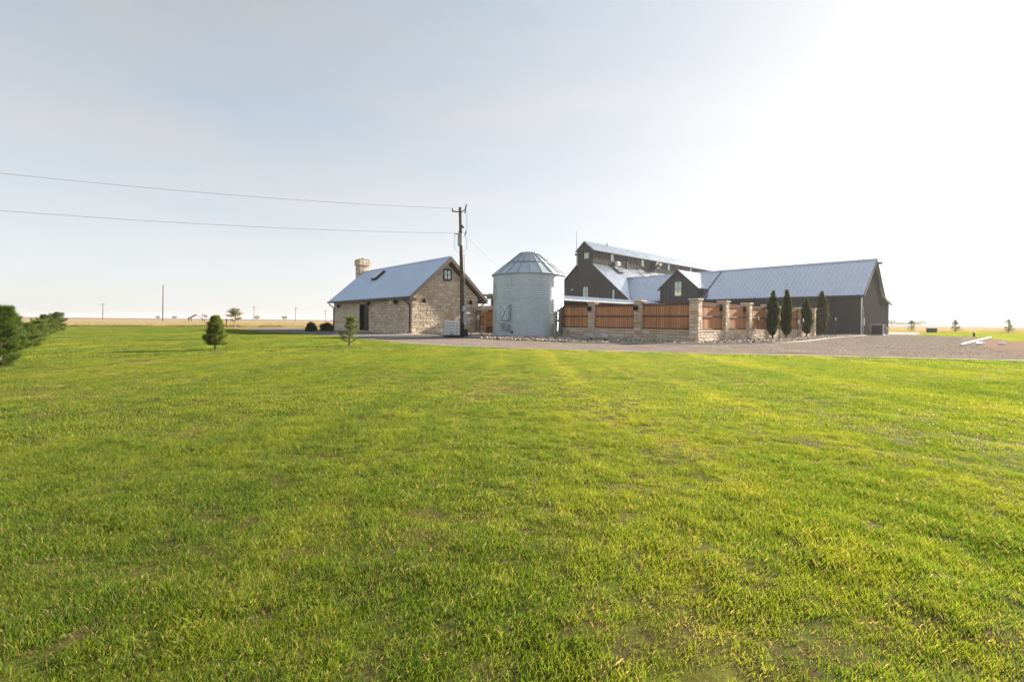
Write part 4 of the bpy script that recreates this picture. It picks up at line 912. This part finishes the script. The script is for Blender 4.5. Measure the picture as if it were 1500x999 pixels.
def shrub(loc, r, h, label, seed):
    rr = np.random.default_rng(seed); o = thing('shrub', label, 'shrub', loc, 0, 'clipped shrubs beside the driveway'); N = 4200
    u_ = rr.normal(size=(N,3)); u_ /= np.linalg.norm(u_, axis=1)[:,None]; u_[:,2] = np.abs(u_[:,2]); q = (.55+.45*rr.random((N,1)))*(1+.25*(vnoise(u_[:,0]*3, u_[:,1]*3+u_[:,2]*2, 1, seed)-.5)[:,None]*2)
    P = u_*q*np.array([r,r,h]); V, F = leaves(P, u_+np.array([0,0,.4]), .09, .05, .5); mesh_np('crown', V, F, M['shrub'], o); MB().tube([(0,0,-.02),(0,0,h*.5)], [.04,.02], 6).build('stem', M['dead_wood'], o)
shrub((-18.5,41.9,.0), .48, .72, 'small dark clipped shrub standing farther from the stone house', 51)
shrub((-17.75,43.6,.0), .66, .75, 'wide dark clipped shrub close to the stone house corner', 52)
# airy young deciduous tree by the drive
o = thing('deciduous_tree', 'thin pale young deciduous tree with open layered crown beside the driveway', 'tree', (-32.6,53.6,0), 0)
tb = MB(); tb.tube([(0,0,0),(.03,0,1.0),(-.02,0,2.2)], [.07,.055,.02], 7); P = []
for k in range(22):
    z = .75+1.35*rng.random(); a = rng.random()*6.283; L_ = (.25+.42*rng.random())*(1.15 if z < 1.7 else .8); e = np.array([math.cos(a)*L_, math.sin(a)*L_, z+.15+.35*rng.random()]); tb.tube([(0,0,z), tuple(e)], [.018,.005], 4, False)
    P.append(e + rng.normal(0, (.14,.14,.06), (75,3))); P.append(e*np.array([.6,.6,1]) + np.array([0,0,-.08]) + rng.normal(0, (.12,.12,.05), (35,3)))
tb.build('trunk', M['pale_bark'], o); P = np.concatenate(P); V, F = leaves(P, rng.normal(size=P.shape), .12, .06, .3); mesh_np('crown', V, F, M['grey_leaf'], o)
o = MB().tube([(0,0,0),(0,0,.9)], .05, 6).box(-.09,-.09,.85,.09,.09,1.05).build('path_light', M['black']); o.location = (-37.0,59.0,0); tag(o, 'short dark bollard light near the pale young tree', 'bollard')

# ------------------------------------------------------------------ far distance
def far_pole(x, y, h, label, arm=True):
    o = thing('utility_pole', label, 'utility pole', (x,y,0), .3, 'far utility poles across the fields'); MB().tube([(0,0,0),(0,0,h)], [.19,.13], 7).build('pole', M['pole'], o)
    if arm: MB().box(-1.1,-.06,h-.6,1.1,.06,h-.45).build('crossarm', M['pole'], o)
far_pole(-122,159,12.6,'tall lone utility pole standing in the tan field', False)
fl = 'small utility pole on the far field horizon'
for x, y, h_ in ((-205,228,8.2),(-152,268,8.5),(-126,265,8.0),(-110,268,6.6)): far_pole(x, y, h_, fl)
SH = thing('farm_shed', 'open-sided grey metal farm shed far out in the field', 'shed', (-121,174,0), R(20))
for xx in (-2.2,2.2):
    for yy in (0,3): MB().box(xx-.12,yy-.12,0,xx+.12,yy+.12,1.4).build('post', M['trim'], SH)
for sgn in (-1,1): MB().prism([(0,-.3,2.75),(sgn*2.5,-.3,1.25),(sgn*2.5,-.3,1.0),(0,-.3,2.45)], (0,3.6,0)).build('roof', M['grey_paint'], SH)
ct = None; r2 = np.random.default_rng(77)
def far_tree_mesh(seed):
    rr = np.random.default_rng(seed); N = 420; u_ = rr.normal(size=(N,3)); u_ /= np.linalg.norm(u_, axis=1)[:,None]
    P = u_*(.6+.5*rr.random((N,1)))*np.array([4,4,3]) + np.array([0,0,4.6]); V, F = leaves(P, rr.normal(size=(N,3)), 1.6, 1.0, .4); return V, F
fx_ = [(1306,640),(1318,640),(1326,700),(1338,720),(1345,640),(1350,660),(1372,1100),(1377,1100),(1394,1150),(1400,1000),(1426,980),(1431,1000),(1456,1300),(1482,1400)]
protos = []
for k in range(3):
    o = thing('far_tree', 'hazy tree on the far horizon beyond the dry field', 'tree', (0,0,0), 0, 'trees on the far horizon'); V, F = far_tree_mesh(90+k)
    mesh_np('crown', V, F, M['far_leaf'], o); MB().tube([(0,0,0),(0,0,4)], [.35,.2], 6).build('trunk', M['dead_wood'], o); protos.append(o)
TT = [(( a-750)/666.7*d, d) for a, d in fx_] + [(-700,900),(-690,930),(-610,900),(-560,1000),(-500,1000)]
for i, (x, y) in enumerate(TT):
    o = protos[i] if i < 3 else copy_tree(protos[i % 3]); s = .8+.6*r2.random(); o.location = (x,y,0); o.scale = (s*1.3,s,s*.8); o.rotation_euler = (0,0,r2.random()*6)

# ------------------------------------------------------------------ air
hz = NT('haze'); hz.t.nodes.remove(hz.b); pv_ = hz.n('ShaderNodeVolumePrincipled'); pv_.inputs['Color'].default_value = (.95,.96,1,1)
pv_.inputs['Density'].default_value = .0003; pv_.inputs['Anisotropy'].default_value = .3; hz.l(pv_.outputs[0], hz.t.nodes['Material Output'].inputs['Volume'])
o = MB().box(-6100,-400,-1.0,6100,6100,17.5).build('haze', hz.m, kind='stuff'); tag(o, 'thin pale summer haze over the whole plain', 'haze')
